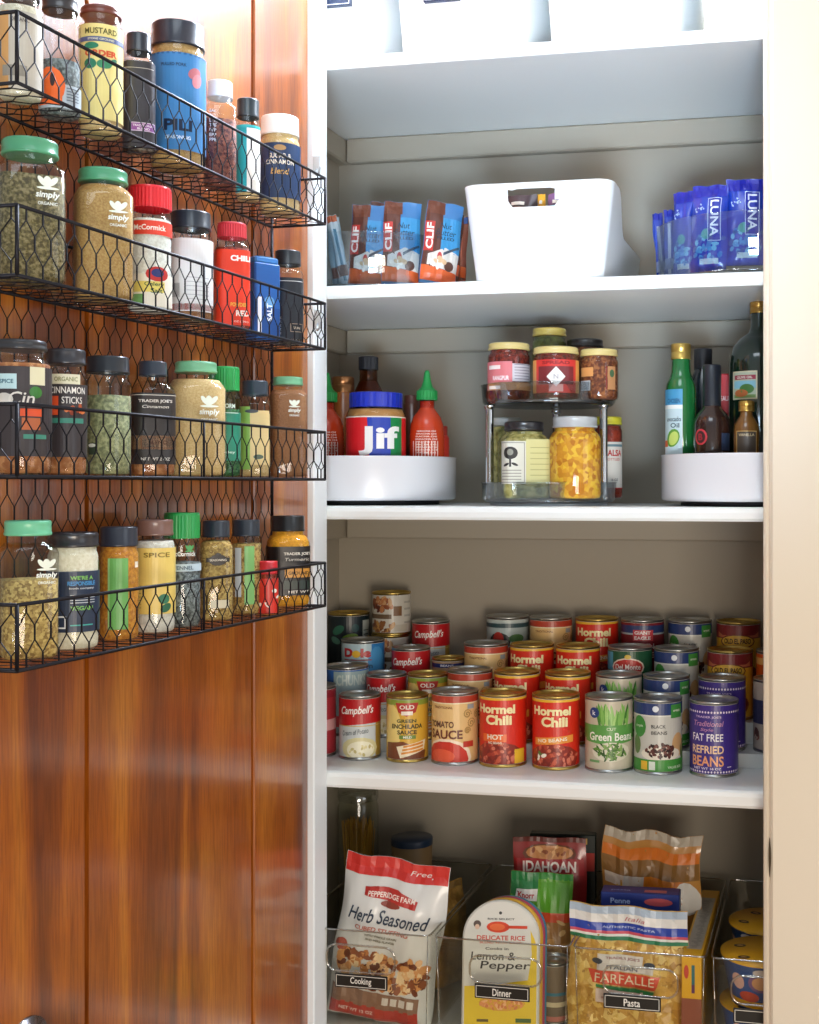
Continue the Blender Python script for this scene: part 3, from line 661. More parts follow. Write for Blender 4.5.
def c_green(L, H):
    L.rect(-3.14, 0, 3.14, H, '#c5bba4', .2)
    rg = random.Random(5)
    for i in range(16):
        u = -.45+1.3*i/15; L.ell(u, 2.2+rg.uniform(-.15, .2), .07, .5, rg.choice(['#5e9a3c', '#84b85a', '#3f7a2c', '#a2cc74']), 1+.05*i, rg.uniform(-.3, .3), 8)
    L.rect(-3.14, 1.35, 3.14, 1.95, '#5a9a48', 2); L.poly([(-1.2, 1.35), (1.2, 1.35), (1.2, 1.25), (0, 1.15), (-1.2, 1.25)], '#5a9a48', 2)
    L.text('CUT', .1, 1.8, .4, .12, '#cfe0bc', 4); L.text('Green Beans', .12, 1.48, 2.0, .34, '#f2f0e4', 4, .02); L.ell(-.65, 2.45, .24, .22, '#1d3a7a', 2); L.text('k', -.65, 2.45, .15, .2, '#e8ecf4', 4)
    L.ell(.1, .85, .85, .4, '#d9d2be', 2.5); L.blobs(-.6, .55, .8, 1.15, 45, .17, ['#3f6a24', '#5e8a34', '#2c4f1c', '#86a85a'], 3, True, .3); L.rect(-.9, .4, -.4, .5, '#6a9a5c', 2)
def c_black(L, H):
    L.rect(-3.14, 0, 3.14, H, '#c2c1b9', .2); L.rect(-3.14, H-.62, 3.14, H, '#22386e', 1); L.rect(-3.14, H-.68, 3.14, H-.62, '#d8d8d0', 1); L.ell(-.1, H-.36, .13, .13, '#dfe6ee', 2); L.rect(.55, H-.75, 1.2, H-.2, '#3f8a3c', 2); L.text('organic', .85, H-.45, .4, .12, '#dfe8d4', 4)
    L.ell(-.85, 1.95, .34, .45, '#3f8a3c', 2); L.text('simple', -.85, 1.97, .4, .14, '#d0e4c4', 4); L.text('BLACK', .02, 1.98, .6, .14, '#4a4a48', 3, .02); L.text('BEANS', .05, 1.72, .66, .14, '#4a4a48', 3, .02)
    L.ell(.95, 1.2, .35, .5, '#c9a070', 1.5); L.ell(1.35, .95, .25, .45, '#46642c', 1.5); L.ell(-1.0, 1.2, .22, .4, '#5c7a44', 1.5)
    L.rect(-3.14, 0, 3.14, .62, '#3d8a34', 2.5); L.ell(.15, .85, .9, .3, '#e0d8c8', 1.8); L.blobs(-.5, .7, .75, 1.25, 55, .1, ['#3a1c1a', '#5a2e28', '#27100f', '#7a4a40'], 2.6)
    L.rect(-.75, .2, -.45, .55, '#e0b030', 3); L.rect(-.38, .2, -.12, .55, '#d8dcd0', 3); L.text('VALUE SIZE', .75, .3, .7, .1, '#d8e4cc', 4)
def c_refried(L, H):
    L.rect(-3.14, 0, 3.14, H, '#3c2a80', .2)
    for i in range(26): L.ell(-1.6+i*.125, H-.42, .04, .05, '#e8dcec', 2, 0, 6); L.ell(-1.6+i*.125, .22, .04, .05, '#e8dcec', 2, 0, 6)
    L.text("TRADER JOE'S", -.25, H-.62, 1.1, .11, '#d0b8d8', 3); L.text('Traditional', -.25, H-.88, 1.3, .22, '#c08ab0', 3, .01, .25); L.text('Style', -.3, H-1.14, .55, .16, '#c08ab0', 3, .01, .25)
    L.text('FAT FREE', -.3, 1.62, 1.35, .3, '#f0ecf2', 3, .01); L.text('REFRIED', -.3, 1.13, 1.4, .32, '#f0c8a0', 3, .02); L.text('BEANS', -.3, .66, 1.4, .42, '#e8a070', 3, .02); L.text('NET WT 16 OZ', -.3, .36, 1.2, .1, '#e8dcec', 3); L.rect(.55, .4, .75, .43, '#e8dcec', 3)
def c_dole(L, H):
    L.rect(-3.14, 0, 3.14, H, '#b4ccd4', .2); L.rect(.5, 0, 2.6, H, '#2a78b8', 1); L.ell(.8, 1.9, .5, .9, '#4a94c8', 1.2); L.text('Dole', -.2, H-.55, 1.35, .42, '#b5242c', 3, .06); L.ell(-.22, H-.60, .2, .17, '#e8b83a', 4); L.rect(-.9, H-.9, .5, H-.85, '#a03030', 3)
    L.text('Mandarin', -.2, H-1.15, 1.5, .24, '#2a4a5c', 3, .02); L.text('Oranges', -.2, H-1.5, 1.3, .24, '#2a4a5c', 3, .02); L.blobs(-1, .2, .9, 1.0, 30, .2, ['#e08a24', '#f0a83c', '#d87818'], 2)
def c_pine(L, H):
    L.rect(-3.14, 0, 3.14, H, '#2a5ea8', .2); L.rect(-.55, 0, 3.1, H-.2, '#8fa4a6', 1); L.rect(-3.1, H-.12, 3.1, H, '#b8c8d0', 1.4); L.text('CHUNKS', .35, H-.6, 1.5, .5, '#b8c4bc', 2, .03); L.rect(-.5, .4, 1.4, .9, '#c9484c', 2)
def c_darkveg(L, H):
    L.rect(-3.14, 0, 3.14, H, '#16242a', .2); L.ell(-.55, H-.8, .35, .2, '#2f6a54', 2, .5); L.ell(.05, H-1.15, .4, .18, '#7a9a3c', 2, .2); L.ell(-.7, H-1.3, .3, .16, '#4a7a6a', 2.2, -.4); L.ell(.3, H-.7, .2, .2, '#1f4a4a', 2); L.rect(.7, .3, 1.3, H-.35, '#aab0a8', 2)
    for i in range(5): L.rect(.75, 1.4+i*.2, 1.15, 1.45+i*.2, '#4c5450', 3)
def c_nuts(L, H):
    L.rect(-3.14, 0, 3.14, H, '#c9c4b8', .2); L.blobs(-1.2, H-1.0, .1, H-.2, 30, .2, ['#8a4a2c', '#b8784c', '#5c2c20', '#c89a6c'], 2); L.blobs(-1.2, .1, .1, .7, 18, .2, ['#8a5a34', '#b8884c', '#6c3c20'], 2); L.rect(-1.4, H-1.35, 0, H-1.12, '#6a5540', 2); L.rect(.1, H-1.2, .55, H-.7, '#7a5634', 2)
    for i in range(4): L.rect(.7, .6+i*.35, 1.2, .7+i*.35, '#a8a49a', 2)
    L.rect(.0, .2, .9, .55, '#b9b2a0', 1)
def c_muir(L, H):
    L.rect(-3.14, 0, 3.14, H, '#a9b8b8', .2); L.rect(-3.14, H-.25, 3.14, H, '#b8c4c0', 1); L.rect(-3.14, H-.5, 3.14, H-.3, '#2f4a50', 2); L.ell(-.3, H-1.15, .55, .42, '#26282a', 1.5); L.ell(-.35, H-1.05, .28, .36, '#b02c24', 2); L.ell(.55, H-1.0, .4, .2, '#4c7a44', 2); L.rect(-3.14, .2, 3.14, H-1.4, '#b8342a', 2.2)
def c_delm(L, H):
    L.rect(-3.14, 0, 3.14, H, '#1f5236', .2); L.rect(-1.5, H-1.0, -.85, H-.2, '#4a9ab8', 1); L.ell(-.1, H-.85, .78, .42, '#e8d2c0', 2); L.ell(-.1, H-.85, .7, .36, '#b8302a', 2.5); L.text('Del Monte', -.1, H-.83, 1.15, .24, '#f2e6dc', 4, .02); L.ell(-.1, H-.38, .15, .1, '#d8b84a', 2); L.blobs(-.9, .2, 1, 1.2, 20, .2, ['#4a8a3c', '#2f6a2c'], 2)
def c_hunts(L, H):
    L.rect(-3.14, 0, 3.14, H, '#7a1c28', .2); L.rect(-3.14, H-.6, 3.14, H-.25, '#2a3a6c', 1); L.rect(-3.14, H-.68, 3.14, H-.6, '#a8b4bc', 1.1); L.poly([(-.45, H-.95), (.5, H-.95), (.5, H-.45), (-.45, H-.45)], '#c0404a', 2); L.text('GIANT', 0, H-.58, .75, .16, '#f0e6e6', 4, .03); L.text('EAGLE', 0, H-.82, .75, .16, '#f0e6e6', 4, .03); L.text('GREEN', 0, H-1.2, 1.1, .26, '#e0d4d4', 3); L.text('CHILE', 0, H-1.6, 1.1, .26, '#e0d4d4', 3)
def c_elpaso(L, H):
    L.rect(-3.14, 0, 3.14, H, '#d8a42a', .2); L.rect(-3.14, H-.75, 3.14, H, '#7c1e24', 1); L.poly([(-1.1, H-.7), (1.1, H-.7), (1.1, H-.45), (.8, H-.6), (-.8, H-.6), (-1.1, H-.45)], '#c06a4a', 1.5); L.ell(-.05, H-.88, .85, .34, '#7a3a1c', 2); L.ell(-.05, H-.88, .78, .28, '#e0b040', 2.5); L.text('OLD EL PASO', -.05, H-.86, 1.25, .24, '#4a2414', 4, .03)
    L.ell(.1, .7, .9, .5, '#8a4a24', 2); L.blobs(-.7, .3, .9, 1.1, 20, .15, ['#a05c30', '#7c3c1c'], 3)
def c_blueband(L, H):
    L.rect(-3.14, 0, 3.14, H, '#b09070', .2); L.rect(-3.14, H-.55, 3.14, H-.3, '#23306a', 1); L.text('BEANS', 0, H-.42, .8, .14, '#e0dce8', 3); L.rect(-3.14, 0, 3.14, H-.75, '#9a3a2c', 1)
def c_pinkred(L, H):
    L.rect(-3.14, 0, 3.14, H, '#a8323a', .2); L.rect(-3.14, 1.2, 3.14, 1.7, '#d8a0a0', 1); L.rect(-3.14, H-.5, 3.14, H-.1, '#8c2430', 1)
def c_orange(L, H):
    L.rect(-3.14, 0, 3.14, H, '#d8581c', .2); L.rect(-3.14, H-.6, 3.14, H-.3, '#f0b060', 1)
def c_bw(L, H):
    L.rect(-3.14, 0, 3.14, H, '#b9aca0', .2); L.rect(-1.6, 1.2, .5, 2.2, '#3a3c5c', 1); L.blobs(-1.2, .2, .8, 1.1, 24, .22, ['#5c3c34', '#c8b8a8', '#8a5a4c'], 2)
STD = (.0375, .112); SOUP = (.0335, .101)
CD = dict(campbell=(c_campbell, .0328, .101, TIN), enchilada=(c_enchilada, .0328, .103, GOLDTIN), tomato=(c_tomato, .0366, .112, TIN), hot=(c_hormel(True), .0366, .112, GOLDTIN), chili=(c_hormel(False), .0366, .112, GOLDTIN),
          green=(c_green, .0366, .112, TIN), black=(c_black, .0366, .112, TIN), refried=(c_refried, .0366, .112, TIN), dole=(c_dole, .0366, .112, TIN), pine=(c_pine, .0355, .112, TIN),
          darkveg=(c_darkveg, .0366, .112, GOLDTIN), nuts=(c_nuts, .0340, .075, GOLDTIN), muir=(c_muir, .0366, .112, TIN), delm=(c_delm, .0366, .112, TIN), hunts=(c_hunts, .0366, .112, TIN), elpaso=(c_elpaso, .0366, .112, GOLDTIN),
          blueband=(c_blueband, .0275, .085, GOLDTIN), pinkred=(c_pinkred, .035, .112, TIN), orange=(c_orange, .0366, .112, TIN), bw=(c_bw, .0366, .112, TIN))
PROTO = {}
ROWY = [1.895, 1.9705, 2.046, 2.1215]
RISE = [.0, .022, .056, .094]
def put_can(d, row, px, label, spin=0, dz=0, y=None, base=None):
    fn, r, h, mt = CD[d]; y = y or ROWY[row]; x = onY(px, y); z = S4+.0004+(RISE[row]+(.0006 if row else 0) if base is None else base)+dz
    rz = face_cam(x, y)+spin
    if d in PROTO: return dup(PROTO[d], (x, y, z), rz, label)
    t = thing('food_can', label, 'can', (x, y, z), rz, 'food cans on the pantry shelf')
    b, l = can_mesh(r, h, mt, fn); b.build('can_body', t); l.build('label', t); PROTO[d] = t
    return t
put_can('campbell', 0, 360, 'front row red and white potato soup can, leftmost standing in full view', -.12)
put_can('enchilada', 0, 407.5, 'yellow green enchilada sauce can in the front row')
put_can('tomato', 0, 455, 'tan and red tomato sauce can in the front row', -.2)
put_can('hot', 0, 503, 'front row red chili can marked HOT', -.25)
put_can('chili', 0, 556, 'front row red chili can without HOT on it', -.12)
put_can('green', 0, 609, 'cream green beans can in the front row')
put_can('black', 0, 658, 'white black beans can with green base in the front row')
put_can('refried', 0, 714, 'front row purple refried beans can, rightmost in its row')
put_can('pine', 1, 347, 'blue wide can behind the front soup can at the left', -.1)
put_can('campbell', 1, 386.5, 'red and white soup can, second row, behind the gap beside the front enchilada can', -.35)
put_can('enchilada', 1, 428, 'enchilada sauce can in the second row, behind the front one')
put_can('tomato', 1, 470, 'tomato sauce can in the second row, just behind the front one', -.1)
put_can('chili', 1, 517, 'red chili can in the second row, behind the can marked HOT', -.35)
put_can('chili', 1, 568, 'red chili can in the second row, right of the other second row chili', -.3)
put_can('green', 1, 619, 'green beans can in the second row, behind the front one', -.1)
put_can('black', 1, 666.5, 'black beans can in the second row from the front', .05)
put_can('refried', 1, 722, 'purple refried beans can in the second row, behind the front one', .1)
put_can('dole', 2, 363, 'light blue mandarin oranges can standing in the third row', -.1)
put_can('campbell', 2, 411, 'red and white soup can in the third row, right of the mandarin can', -.2)
put_can('blueband', 2, 448.5, 'short can with a blue band between third row soup and tomato cans', -.1)
put_can('tomato', 2, 486, 'tomato sauce can in the third row', -.05)
put_can('chili', 2, 532, 'red chili can in the third row, left one of two', -.25)
put_can('chili', 2, 578, 'red chili can in the third row, right one of two', -.15)
put_can('delm', 2, 630, 'dark green vegetable can with red oval in the third row')
put_can('black', 2, 676.5, 'black beans can in the third row from the front')
put_can('elpaso', 2, 730, 'yellow and maroon beans can in the third row', -.05)
put_can('darkveg', 3, 349, 'dark green and black can in the back row, leftmost')
put_can('campbell', 3, 431, 'red and white soup can in the back row', -.1)
put_can('muir', 3, 507.5, 'pale can with a red tomato picture in the back row', -.1)
put_can('tomato', 3, 551, 'tomato sauce can in the back row')
put_can('chili', 3, 597, 'red chili can in the back row', -.1)
put_can('hunts', 3, 642.5, 'maroon can with navy band in the back row')
put_can('black', 3, 690, 'black beans can in the back row, farthest from the front')
put_can('elpaso', 3, 738.5, 'yellow and maroon beans can in the back row')
put_can('nuts', 3, 390.5, 'cream can with nut picture, lower one of the pair stacked in the back row', .1)
put_can('nuts', 3, 391.5, 'cream can with nut picture, upper one of the pair stacked in the back row', 0, .0752)
put_can('orange', 2, 779, 'orange can at the far right end of the third row, half hidden by the casing')
put_can('bw', 1, 777, 'white and brown can at the right edge, half hidden by the casing')
put_can('pinkred', 0, 314, 'red and pink can at the left edge beside the front soup can', 0)
# stepped shelf riser, one white moulded piece
xa, xb = XL+.024, XR-.004
m = MB(); ys = [(ROWY[0]+ROWY[1])/2+.0005, (ROWY[1]+ROWY[2])/2, (ROWY[2]+ROWY[3])/2, YW-.0015]
pr = [(ys[0], 0), (ys[0], RISE[1]), (ys[1]-.0005, RISE[1]), (ys[1]-.0005, RISE[2]), (ys[2]-.0005, RISE[2]), (ys[2]-.0005, RISE[3]-.011), (ys[3], RISE[3]-.011), (ys[3], 0)]
pr[5] = (ys[2]-.0005, RISE[3]); pr[6] = (ys[3], RISE[3])
pr = [(y, S4+.0003+z) for y, z in pr]; k = len(pr); vs = [(x, y, z) for x in (xa, xb) for y, z in pr]
m.add(vs, [(i, (i+1) % k, (i+1) % k+k, i+k) for i in range(k)]+[tuple(range(k)), tuple(range(k, 2*k))[::-1]], pm('#dfe2e0', .4))
tag(m.build('can_riser'), 'white stepped riser under the rear rows of food cans', 'shelf riser')

def Sflat(w, y=0): return lambda u, v, o: (u*w, y-o, v*w)
def pillow(w, h, t, zc=.0, crimp=.08, wr=.0016, seed=1, fl=None, bot=None):
    """front surface of a soft bag standing at z 0..h; returns S(u,v,o), u in [-1,1], v in [0,1]"""
    rg = random.Random(seed); ph = [rg.uniform(0, 6) for _ in range(8)]
    def D(u, v):
        pu = max(0, 1-abs(u)**3.0)**.6; vv = v if bot is None else max(v, bot)
        lo = min(1, max(0, v)/.12) if bot is None else 1
        hi = min(1, max(0, 1-crimp-v)/.22)
        return t*pu*min(1, (lo**.6))*(max(hi, 0)**.6)
    def S(u, v, o):
        d = D(u, v); k = wr*(sin(7*u+ph[0]+5*v)+.8*sin(13*u-9*v+ph[1])+.6*sin(21*v+ph[2]+4*u)+.5*sin(29*u+17*v+ph[3]))*(1-u**6)
        x = w*u*(1-.10*(d/t)*(.6))+wr*1.2*sin(11*v+ph[4])*(abs(u)**3)
        z = h*v+wr*1.2*sin(6*u+ph[5])*(v**3)
        return (x, -d-o-k, z)
    return S
def bag(name, parent, w, h, t, front, back=None, seed=1, crimp=.08, nu=22, nv=30, wr=.0016):
    S0 = pillow(w, h, t, crimp=crimp, seed=seed, wr=wr); S2 = pillow(w, h, t, crimp=crimp, seed=seed+5, wr=wr)
    G = {}
    def gp(i, j):
        if (i, j) not in G: G[i, j] = S0(-1+2*i/nu, j/nv, 0)
        return G[i, j]
    def S(u, v, o):                       # follows the facets of the bag mesh exactly
        a = min(max((u+1)*nu/2, 0), nu-1e-6); b = min(max(v*nv, 0), nv-1e-6); i, j = int(a+1e-7), int(b+1e-7); i = min(i, nu-1); j = min(j, nv-1); a -= i; b -= j
        P, Q, R2, T2 = gp(i, j), gp(i+1, j), gp(i, j+1), gp(i+1, j+1)
        p = [(P[k]*(1-a)+Q[k]*a)*(1-b)+(R2[k]*(1-a)+T2[k]*a)*b for k in range(3)]
        return (p[0], p[1]-o, p[2])
    b = MB(); vs = []
    for j in range(nv+1):
        for i in range(nu+1):
            u = -1+2*i/nu; v = j/nv; vs.append(S(u, v, 0))
    n1 = len(vs)
    for j in range(nv+1):
        for i in range(nu+1):
            u = -1+2*i/nu; v = j/nv; a = S(u, v, 0); p = S2(u, v, 0); q = (u*u)**3
            vs.append((a[0], max((-p[1]*.9*(1-q) + a[1]*q), a[1])+.0007, a[2]))
    W = nu+1; fs = [(j*W+i, j*W+i+1, (j+1)*W+i+1, (j+1)*W+i) for j in range(nv) for i in range(nu)]
    b.add(vs[:n1], fs, front, True)
    fb = [tuple(n1+x for x in f[::-1]) for f in fs]
    b.add(vs, fb+[(i, n1+i, n1+i+1, i+1) for i in range(nu)]+[(nv*W+i, nv*W+i+1, n1+nv*W+i+1, n1+nv*W+i) for i in range(nu)]+[(j*W, (j+1)*W, n1+(j+1)*W, n1+j*W) for j in range(nv)]+[(j*W+nu, n1+j*W+nu, n1+(j+1)*W+nu, (j+1)*W+nu) for j in range(nv)], back or front, True)
    o = b.build(name, parent)
    L = Lab(lambda u, v, of: S(u/w, v/h, of+.0005), du=2*w/nu, dv=h/nv)
    L.clip = (-w, 0, w, h)   # design in metres
    return o, L

# ---------------------------------------------------------------- top shelf storage bins
for i, (a, b2, lab) in enumerate([(308, 372, 'white storage bin on the top shelf, leftmost'), (399, 521, 'white storage bin on the top shelf, second from the left'),
                                  (549, 676, 'white storage bin on the top shelf, third from the left'), (708, 838, 'white storage bin on the top shelf, right end beside the casing')]):
    y0 = 1.80; x0, x1 = onY(a, y0), onY(b2, y0); 
    if i == 0: x0 = max(x0, XL+.025); 
    if i == 3: x1 = min(x1, XR-.02)
    xc, hw = (x0+x1)/2, (x1-x0)/2; hh = .155; d = .34; fl = .012
    t = thing('storage_bin', lab, 'bin', (xc, y0+d/2, S1+.0003), 0, 'white storage bins on the top shelf')
    m = MB(); PW = pm('#f3f6f6', .3, coat=.2)
    def ring(w, dd, z, c=.02, n=5):
        P = []
        for cxx, cyy, a0 in ((w-c, -dd+c, -pi/2), (w-c, dd-c, 0), (-w+c, dd-c, pi/2), (-w+c, -dd+c, pi)):
            for q in range(n+1): P.append((cxx+c*cos(a0+q*pi/2/n), cyy+c*sin(a0+q*pi/2/n), z))
        return P
    fl = .012 if i in (1, 2) else .006
    R = [ring(hw, d/2-.008, 0), ring(hw+.001, d/2-.006, .004), ring(hw+.001, d/2-.006, .0045), ring(hw+fl, d/2, hh), ring(hw+fl+.004, d/2+.004, hh), ring(hw+fl+.004, d/2+.004, hh+.006), ring(hw+fl-.002, d/2-.002, hh+.006), ring(hw-.002, d/2-.010, .003)]
    N = len(R[0]); vs = [p for r in R for p in r]
    m.add(vs, [(j*N+k, j*N+(k+1) % N, (j+1)*N+(k+1) % N, (j+1)*N+k) for j in range(len(R)-1) for k in range(N)]+[tuple(range(N))[::-1], tuple(range(7*N, 8*N))], PW, True)
    m.build('bin_body', t)
    px = {0: 333, 1: 441, 2: 610, 3: 770}[i]
    lx = onY(px, y0-.005)-xc; zl = zat({0: 7.5, 1: 2, 2: -4, 3: -12}[i], onY(px, y0), y0)-S1
    m = MB(); m.bbox(lx-.028, -d/2-.0045, zl, lx+.028, -d/2+.0045, zl+.022, pm('#23304e', .4), .0005); L = Lab(lambda u, v, o: (lx+u, -d/2-.0045-o, zl+v), m, du=9); L.frame(-.026, .002, .026, .020, .0012, '#e8ecf0', 1)
    m.build('label_holder', t)

# ---------------------------------------------------------------- bars and clear round trays
def clear_tray(label, x, y, z, r, h, base=.006, group=None):
    t = thing('clear_turntable', label, 'turntable', (x, y, z), 0, group)
    m = MB(); m.lathe([(0, 0), (r*.6, 0), (r*.62, .003), (r-.003, .003), (r, .005), (r, .0075), (r-.003, .008), (0, .008)], glass('#c9d2d8', .6, base=.15), 64); m.build('tray_base', t)
    m = MB(); m.lathe([(r-.001, .008), (r+.002, h), (r+.0035, h+.001), (r+.0035, h+.0025), (r+.0005, h+.0025), (r-.003, .008)], glass('#eef4f8', .9, base=.08), 64, cap=False); m.build('clear_wall', t)
    return t
clear_tray('clear round turntable of nut butter bars at the left of the bar shelf', -.735, 1.955, S2+.0003, .135, .086)
clear_tray('clear round turntable of blue bars at the right of the bar shelf', -.115, 1.955, S2+.0003, .150, .088)
def bar_clif(loc, rz, tilt, label, k=1):
    t = thing('snack_bar', label, 'snack bar', loc, rz, 'nut butter snack bars'); t.rotation_euler = (R_(-4), tilt, rz)
    w, h = .0290*k, .132
    o, L = bag('wrapper', t, w, h, .008, pm('#3a79b4', .3, coat=.5), pm('#3a79b4', .3, coat=.5), seed=int(label.__len__()), crimp=.05, nu=12, nv=18, wr=.0006)
    L.rect(-w*.98, .004, -w*.1, h*.98, '#5a3024', 1); L.poly([(-w*.98, .004), (w*.98, .004), (w*.98, .020), (-w*.98, .028)], '#d8602c', 1.6); L.poly([(-w*.75, .028), (w*.98, .020), (w*.98, .05), (w*.2, .058), (-w*.75, .045)], '#d9d4cc', 1.4)
    L.rect(-w*.98, h*.84, w*.0, h*.995, '#6a3a28', 1.7); L.rect(-w*.1, .05, w*.98, h*.8, '#3f93c8', 1.2); L.rect(-w*.98, h*.38, -w*.52, h*.74, '#c0342c', 2)
    L.text('CLIF', -w*.74, h*.56, h*.32, w*.36, '#f6ece2', 3, .03, 0, pi/2)
    L.text('Nut', w*.1, h*.70, w*.7, h*.07, '#1c3040', 3, .0, .2); L.text('Butter', w*.15, h*.62, w*1.15, h*.075, '#1c3040', 3, .0, .2); L.text('FILLED', w*.15, h*.55, w*1.0, h*.035, '#1c3040', 3)
    L.ell(-w*.1, h*.32, w*.14, h*.06, '#c2403a', 3); L.ell(w*.5, h*.22, w*.28, h*.06, '#5a3a30', 3); L.blobs(-w*.6, .02, w*.4, .04, 8, .006, ['#efe6d8', '#d6b48c'], 3); L.poly([(w*.1, .045), (w*.95, .06), (w*.95, .064), (w*.1, .05)], '#3c4a5a', 2.5)
    L.mb.build('wrapper_print', t); return t
zb = S2+.0095
for px, yy, ti, lab, k in [(366, 1.868, R_(3), 'nut butter bar, leftmost of the three facing forward', 1), (400, 1.859, R_(2), 'nut butter bar, middle of the three facing forward', 1), (437, 1.868, R_(7), 'nut butter bar leaning right, last of the three facing forward', 1),
                        (374, 1.905, R_(10), 'nut butter bar standing taller behind the leftmost forward facing bar', 1)]:
    x = onY(px, yy); z = zb+(.012 if yy > 1.9 else 0)
    bar_clif((x, yy, z), face_cam(x, yy)+(px-395)*.005, ti, lab, k)
def bar_plain(loc, rz, tilt, label, cols, w=.018, h=.115, grp=None):
    t = thing('snack_bar', label, 'snack bar', loc, rz, grp); t.rotation_euler = (R_(-3), tilt, rz)
    o, L = bag('wrapper', t, w, h, .007, pm(cols[0], .25, coat=.6), seed=len(label), crimp=.05, nu=10, nv=16, wr=.0007)
    L.rect(-w*.3, .01, w*.3, h*.8, cols[1], 1); L.rect(-w*.95, h*.15, w*.95, h*.3, cols[2], 2); L.rect(-w*.95, h*.9, w*.95, h*.99, cols[3], 2)
    L.mb.build('wrapper_print', t)
for px, yy, ti, lab, c, w in [(458, 1.92, R_(3), 'brown bar edge-on at the right of the nut butter bars', ('#7a4030', '#a85c40', '#d8602c', '#2a4a80'), .011), (452, 1.90, R_(5), 'dark brown bar between the forward bars and the edge-on bar', ('#5c3428', '#8cb0b0', '#d8602c', '#3a2420'), .009),
                        (340, 1.89, R_(-6), 'silver and teal bar at the left end of the turntable', ('#9cb8c8', '#5a8ca4', '#7a4030', '#a8bcc8'), .011), (347, 1.868, R_(-12), 'silver bar leaning left against the nut butter bars', ('#b8ccd8', '#4a7c94', '#5a3428', '#a85c40'), .008)]:
    x = onY(px, yy); bar_plain((x, yy, zb), face_cam(x, yy), ti, lab, c, w, .118, 'edge-on bars in the left clear turntable')
def bar_luna(loc, rz, tilt, label, w, h=.130, word=True):
    t = thing('snack_bar', label, 'snack bar', loc, rz, 'blue snack bars'); t.rotation_euler = (R_(-4), tilt, rz)
    o, L = bag('wrapper', t, w, h, .008, pm('#1c3cae', .25, coat=.6), seed=len(label)+3, crimp=.05, nu=12, nv=18, wr=.0008)
    L.rect(-w*.95, h*.86, w*.95, h*.99, '#1a22a0', 1); L.blobs(-w*.85, .012, w*.85, .05, 26, .006, ['#3a8ac8', '#2f70b8', '#6ab0d8', '#1c50a0'], 1, False); L.ell(-w*.1, .055, w*.35, .008, '#3f9a9a', 2); L.rect(-w*.5, .01, w*.6, .018, '#b8ccd8', 2)
    L.blobs(-w*.8, .075, -w*.2, .1, 8, .002, ['#a8c4e4'], 2, False)
    if word:
        L.frame(-w*.05, h*.34, w*.72, h*.84, .0009, '#c8d8f2', 3); L.rect(-w*.05, h*.34, w*.72, h*.84, '#1c2f9c', 2); L.text('LUNA', w*.34, h*.60, h*.42, w*.5, '#eef3fb', 4, .02, 0, -pi/2)
    L.mb.build('wrapper_print', t); return t
for px, yy, ti, lab, w, wd, up in [(746, 1.862, R_(0), 'blue bar facing forward next to the right casing, its name in white', .0285, 1, .012), (709, 1.852, R_(0), 'blue bar facing forward, second from the right casing', .0265, 1, .003), (684, 1.872, R_(-1), 'blue bar partly behind the two named bars, to their left', .018, 0, .0),
                             (757, 1.90, R_(2), 'blue bar rising behind the bar next to the right casing', .024, 0, .02)]:
    x = onY(px, yy); bar_luna((x, yy, zb+up), face_cam(x, yy)+(px-745)*.006, ti, lab, w, word=wd)
for px, yy, ti, lab, w in [(663, 1.925, R_(-5), 'blue and white bar edge-on at the left rim of the right turntable', .008), (670, 1.905, R_(-1), 'blue bar with white stripe edge-on beside the named bars', .008)]:
    x = onY(px, yy); bar_plain((x, yy, zb), face_cam(x, yy), ti, lab, ('#2a4ab4', '#cfd8e8', '#8a98c0', '#1c2ca0'), w, .110, 'edge-on bars in the right clear turntable')

# ---------------------------------------------------------------- white handled bin
yb0 = 1.797; xa, xb = onY(472, yb0), onY(602, yb0); xc = (xa+xb)/2; hw = (xb-xa)/2; hb = .143; dB = .333
t = thing('handled_bin', 'white plastic bin with an oval handle slot between the two clear turntables', 'bin', (xc, yb0+.004, S2+.0003), 0)
def rnd(w, y0, y1, c, n=6):
    P = []
    for cxx, cyy, a0 in ((w-c, y0+c, -pi/2), (w-c, y1-c, 0), (-w+c, y1-c, pi/2), (-w+c, y0+c, pi)):
        for q in range(n+1): P.append((cxx+c*cos(a0+q*pi/2/n), cyy+c*sin(a0+q*pi/2/n)))
    return P
PW = pm('#e9eef2', .3, coat=.3)
def wallpos(s, v, inset=0):
    """s: perimeter index point list position, v 0..1 height"""
    return None
n_ = 6; NP = 4*(n_+1)
bot = rnd(hw-.001, 0, dB, .022); top = rnd(hw+.016, -.010, dB+.006, .026)
